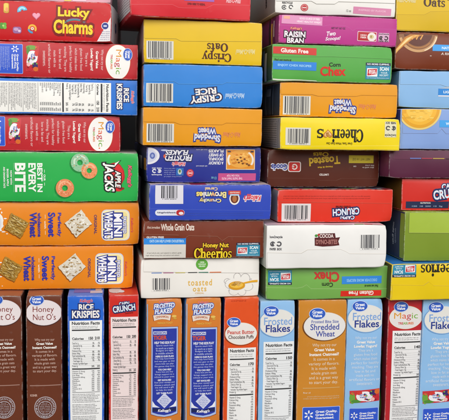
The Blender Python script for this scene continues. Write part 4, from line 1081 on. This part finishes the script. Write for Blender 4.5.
def tiger_mission(label, x, dx, dy, prot, yaw):
    B = stand(label, x, ZM, 360, 'D07A2A', prot, yaw, {'left': '6AA6DC', 'right': '223A92', 'top': 'C8783A'})
    P = B.part('side_stripe').at(146.9 + dx, 400); P.rect(1.5, 190, '86B6E2').end()
    P = B.part('side_stripe').at(181.4 + dx, 390 + 20); P.rect(1.0, 190, '2A3C94').end()
    P = B.part('brand_logo').at(164 + dx, 307.6 + dy)
    ob = None
    P.text('FROSTED', 20.6, 5.0, 'E4E8F0', .2, 2.0, bold=.05, out=[(.10, '2E5AB0')], shear=.2, tilt=3).text('FLAKES', 17.4, 4.8, 'E4E8F0', -.6, -3.0, bold=.05, out=[(.10, '2E5AB0')], shear=.2, tilt=4).end()
    txt(B, 'maker_name', "Kellogg's", 159 + dx, 169.6 + dx, 300 + dy, 303.2 + dy, 'D87A7A', 0, shear=.25, bold=.04)
    P = B.part('flavour_ribbon').at(162 + dx, 317.6 + dy)
    top = [(x_, 2.6 + .9 * (1 - (x_ / 8.8) ** 2)) for x_ in (-8.8, -5, 0, 5, 8.8)]; low = [(x_, -3.2 + 2.0 * (1 - (x_ / 8.8) ** 2)) for x_ in (7.8, 4, 0, -4, -7.8)]
    P.poly([(a * 1.07, b * 1.12) for a, b in top + low], '8A3A1E').poly(top + low, 'E2D4C8').text('CINNAMON', 12.6, 2.2, 'B86A4A', 0, .5, bold=.05, arc=.9)
    P.text('FRENCH TOAST', 15, 1.9, 'E0B04A', 3, -5.0, bold=.05).oval(2.4, 1.2, 'DCB85A', 12, 1.4).oval(1.8, 1.0, 'C89A3A', 12.8, -.8).end()
    P = B.part('story_panel').at(164.4 + dx, 371.6 + dy)
    P.vocab = PLAY
    def shield(w, t, b): return [(-w, t), (w, t), (w, b + 2.8), (w * .55, b + 1.0), (0, b), (-w * .55, b + 1.0), (-w, b + 2.8)]
    P.poly(shield(13.4, 44.8, -45.0), '7A1E10').poly(shield(13.1, 44.4, -44.6), 'A9BDE6').poly(shield(11.9, 42.8, -42.8), '2536A0')
    P.rect(13.2, 3.0, 'DDE2EE', -4.6, 38.8).text('MISSION', 12, 2.2, '2A3AA0', -4.6, 38.8, bold=.07).text('TIGER', 13.4, 4.2, 'D8541E', -4.6, 34.2, bold=.034)
    P.text('HELP THE KIDS PLAY', 20.5, 2.4, 'E8EAF4', 0, 29.2, bold=.07)
    y = 26.2
    for i, t in enumerate(('Sports teach kids', 'to work as a team.', 'Budgets are tight', 'in middle schools.', 'HERE IS OUR PLAN', 'We help fund fields', 'and new gear so that', 'more kids can play', 'the games they love.', 'YOU CAN HELP', 'Every box you buy', 'brings support to a', 'school in your area.', 'GET INVOLVED', 'Scan your receipt and', 'choose a school, and', 'we will send a gift', 'to help the team.', 'LET THEM PLAY!')):
        big_ = i in (4, 9, 13, 18)
        P.text(t, min(20, len(t) * (1.0 if not big_ else 1.12)), 1.9 if not big_ else 1.8, 'B4BEEA' if not big_ else 'E6EAF6', 0, y, bold=.012 if not big_ else .034, up=False); y -= 2.5 if i not in (3, 8, 12, 17) else 3.0
    P.poly([(0, -20.6), (7.6, -28.2), (0, -35.8), (-7.6, -28.2)], 'C9CEE8')
    for i in range(6): P.words(-5.4 + abs(i - 2.5) * 1.5, 5.4 - abs(i - 2.5) * 1.5, -24.2 - i * 1.7, .9, '6A78B8', 1, i)
    P.poly([(-11.9, -28.4), (-9, -32.6), (-4.6, -35), (-11.9, -34.6)], 'E4E8F2').poly([(11.9, -28.4), (9, -32.6), (4.6, -35), (11.9, -34.6)], 'E4E8F2')
    P.poly([(-11.9, -35.4), (-4.4, -35.8), (0, -37.0), (4.4, -35.8), (11.9, -35.4), (11.9, -39), (-11.9, -39)], '14205A')
    P.text("Kellogg's", 13, 3.6, 'E8EAF4', 0, -38.4, bold=.05, shear=.2).end()
    txt(B, 'fine_print', 'COLLECT THEM', 157 + dx, 171 + dx, 418 + dy, 420.4 + dy, 'E2C8B0', 0, bold=.05)
tiger_mission('orange brown upright box with a navy story panel, the left one of two', (146.2, 181.6), 0, 0, .006, 1.0)
tiger_mission('orange brown upright box with a navy story panel, the right one of two', (185.4, 220.4), 38.9, .6, .004, .8)

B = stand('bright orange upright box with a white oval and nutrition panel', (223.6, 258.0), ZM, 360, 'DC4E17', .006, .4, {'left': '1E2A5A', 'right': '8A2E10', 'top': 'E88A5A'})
oval_label(B, 241, 333.4, 15.6, 10.8, 0, [('Peanut Butter', -.2, 1.6, 26.6, 3.9, 'C8483A', dict(bold=.02)), ('Chocolate Puffs', 0, -3.2, 25, 3.6, '4A3230', dict(bold=.015))], 'E6E2DE', 'E8A070', '7A2A0E')
store_badge(B, 233.8, 322, 6.6, 4.6)
facts(B, 227.0, 254.8, 347.6, 474, (350.4, 358.8, 364, 394.2, 424), 'ECECEC', cal='170')
txt(B, 'fine_print', 'OPEN', 231, 246, 299.8, 301.2, 'C23E10', 0, bold=.03)

FB, FN = '7FA4D8', '2A3C8C'
def frosted_oval(B, cx, cy, bx, by):
    oval_label(B, cx, cy, 17.8, 13.2, 0, [('Frosted', .6, 1.8, 28, 7.6, FB, dict(bold=.012)), ('Flakes', .6, -5.4, 24.4, 7.2, FN, dict(bold=.018))], 'DFDEDA', 'C2D2E4', '6A98CA')
    store_badge(B, bx, by, 7.5, 5.2)

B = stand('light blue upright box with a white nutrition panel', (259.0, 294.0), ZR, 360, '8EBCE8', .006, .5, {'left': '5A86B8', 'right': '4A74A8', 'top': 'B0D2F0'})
frosted_oval(B, 277.4, 322.8, 271, 311)
facts(B, 262.2, 293.0, 341.6, 474, (345, 353.4, 358, 388.4, 416), 'E8EBEE', cal='150')

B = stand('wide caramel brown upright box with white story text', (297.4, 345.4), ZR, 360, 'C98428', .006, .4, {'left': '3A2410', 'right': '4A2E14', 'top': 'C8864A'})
oval_label(B, 324.6, 326, 20.4, 13.4, 0, [('Frosted Bite Size', .2, 4.6, 27, 3.0, '4A5AA4', dict(bold=.015)), ('Shredded', 0, -.6, 28.6, 6.0, '3A4A9E', dict(bold=.012)), ('Wheat', .6, -7.4, 19, 5.6, '3A4A9E', dict(bold=.012))], 'E0DEDC', 'D8D0C8', '6A3C10')
store_badge(B, 317.2, 313.6, 8.0, 5.5)
story(B, 324.2, 344.6, 4.62, 3.05, OATMEAL, 'E4CFB2')
P = B.part('rule_line').at(321, 387.4); P.bar(-18.4, 18.4, -.35, .35, 'D2A86A').end()
P = B.part('fine_print').at(321, 394); P.words(-18, -11, 2, 1.3, 'E8D8C2', 1, 1).words(-14, 18, -1.8, 1.1, 'DDBE92', 1, 2).words(-18, 18, -3.8, 1.1, 'DDBE92', 1, 3).end()
guarantee(B, 320.6, 423.6, 36.6, 34, 0, 9.6)

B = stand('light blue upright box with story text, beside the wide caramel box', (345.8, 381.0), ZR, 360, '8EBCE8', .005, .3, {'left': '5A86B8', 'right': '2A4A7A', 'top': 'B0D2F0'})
frosted_oval(B, 366.2, 318, 359.8, 305.8)
story(B, 365.6, 337.4, 4.12, 2.75, YOGURT, 'CFDFEE')
yogurt_photo(B, 364.6, 395.4, 30.4, 12.4)
guarantee(B, 363, 424, 28.6, 33, 0, 9.2)

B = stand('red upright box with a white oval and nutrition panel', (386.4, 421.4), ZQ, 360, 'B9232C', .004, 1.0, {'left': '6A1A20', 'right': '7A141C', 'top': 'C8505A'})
oval_label(B, 405.8, 317.2, 16.4, 11.4, 0, [('Magic', 0, .8, 23.6, 7.8, 'D9962A', dict(bold=0, split=[(.36, 'D9962A'), (.55, 'D8542E'), (.74, 'B8364A'), (.82, '7FA83A'), (1.1, '6FA83C')])),
           ('TREASURES', 0, -5.8, 15.4, 2.4, 'C8484A', dict(bold=.03, split=[(.3, 'C8383E'), (.6, '7FA83A'), (1.1, 'D8702E')]))], 'E0DCDA', 'D0703A')
store_badge(B, 401, 306.6, 6.9, 4.9)
facts(B, 389.8, 419.8, 330.6, 474, (334.2, 342, 347.2, 377, 405.4), 'ECEBEC', cal='140')
P = B.part('side_print', 'left').at(.82, .5); P.rect(24, 150, '2A3A24', 0, -20).oval(9, 22, '6AA83A', 4, -30).oval(8, 14, 'C8A83A', -4, 6).oval(6, 10, 'B83A4A', 6, 40).end()

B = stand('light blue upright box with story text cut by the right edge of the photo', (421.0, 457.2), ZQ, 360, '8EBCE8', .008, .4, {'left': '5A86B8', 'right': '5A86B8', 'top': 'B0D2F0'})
frosted_oval(B, 442.6, 319.6, 435.8, 307)
story(B, 442.4, 338.8, 4.12, 2.75, YOGURT, 'CFDFEE')
yogurt_photo(B, 437.6, 396, 30.4, 12.4)
guarantee(B, 436.6, 424.6, 28.6, 33, 0, 9.0)

# ================================================================== setting and light
def sheet(name, pts, m):
    me = bpy.data.meshes.new(name); me.from_pydata(pts, [], [tuple(range(len(pts)))]); me.materials.append(m)
    o = bpy.data.objects.new(name, me); C.objects.link(o); o['kind'] = 'structure'; return o
sheet('floor', [(-3, -3, 0), (3, -3, 0), (3, 3, 0), (-3, 3, 0)], plain('floor_tile', '77736C', .5))
sheet('gap_shade_backdrop', [(-3, .62, 0), (3, .62, 0), (3, .62, 2.4), (-3, .62, 2.4)], plain('gap_shade_dark', '1C1C1F', .9))  # added dark sheet: the shade of the gaps is put into its colour

w = bpy.data.worlds.new('World'); bpy.context.scene.world = w; w.use_nodes = True
bg = w.node_tree.nodes['Background']; bg.inputs['Color'].default_value = (.93, .96, 1, 1); bg.inputs['Strength'].default_value = AMB

def lamp(name, loc, target, sx, sy, power, col):
    d = bpy.data.lights.new(name, 'AREA'); d.shape = 'RECTANGLE'; d.size, d.size_y = sx, sy; d.energy = power; d.color = col
    o = bpy.data.objects.new(name, d); C.objects.link(o); o.location = loc
    o.rotation_euler = (Vector(target) - Vector(loc)).to_track_quat('-Z', 'Y').to_euler(); return o
lamp('ceiling_light', (-.3, -2.3, 1.75), (.1, 0, .4), 2.8, 1.6, KEY, (1, .965, .91))
lamp('ceiling_light', (1.6, -2.4, 1.5), (.1, 0, .4), 1.2, 1.2, KEY2, (1, .98, .96))

sc = bpy.context.scene
sc.view_settings.view_transform = 'Standard'; sc.view_settings.look = 'None'; sc.view_settings.exposure = 0; sc.view_settings.gamma = 1
sc.cycles.max_bounces = 8
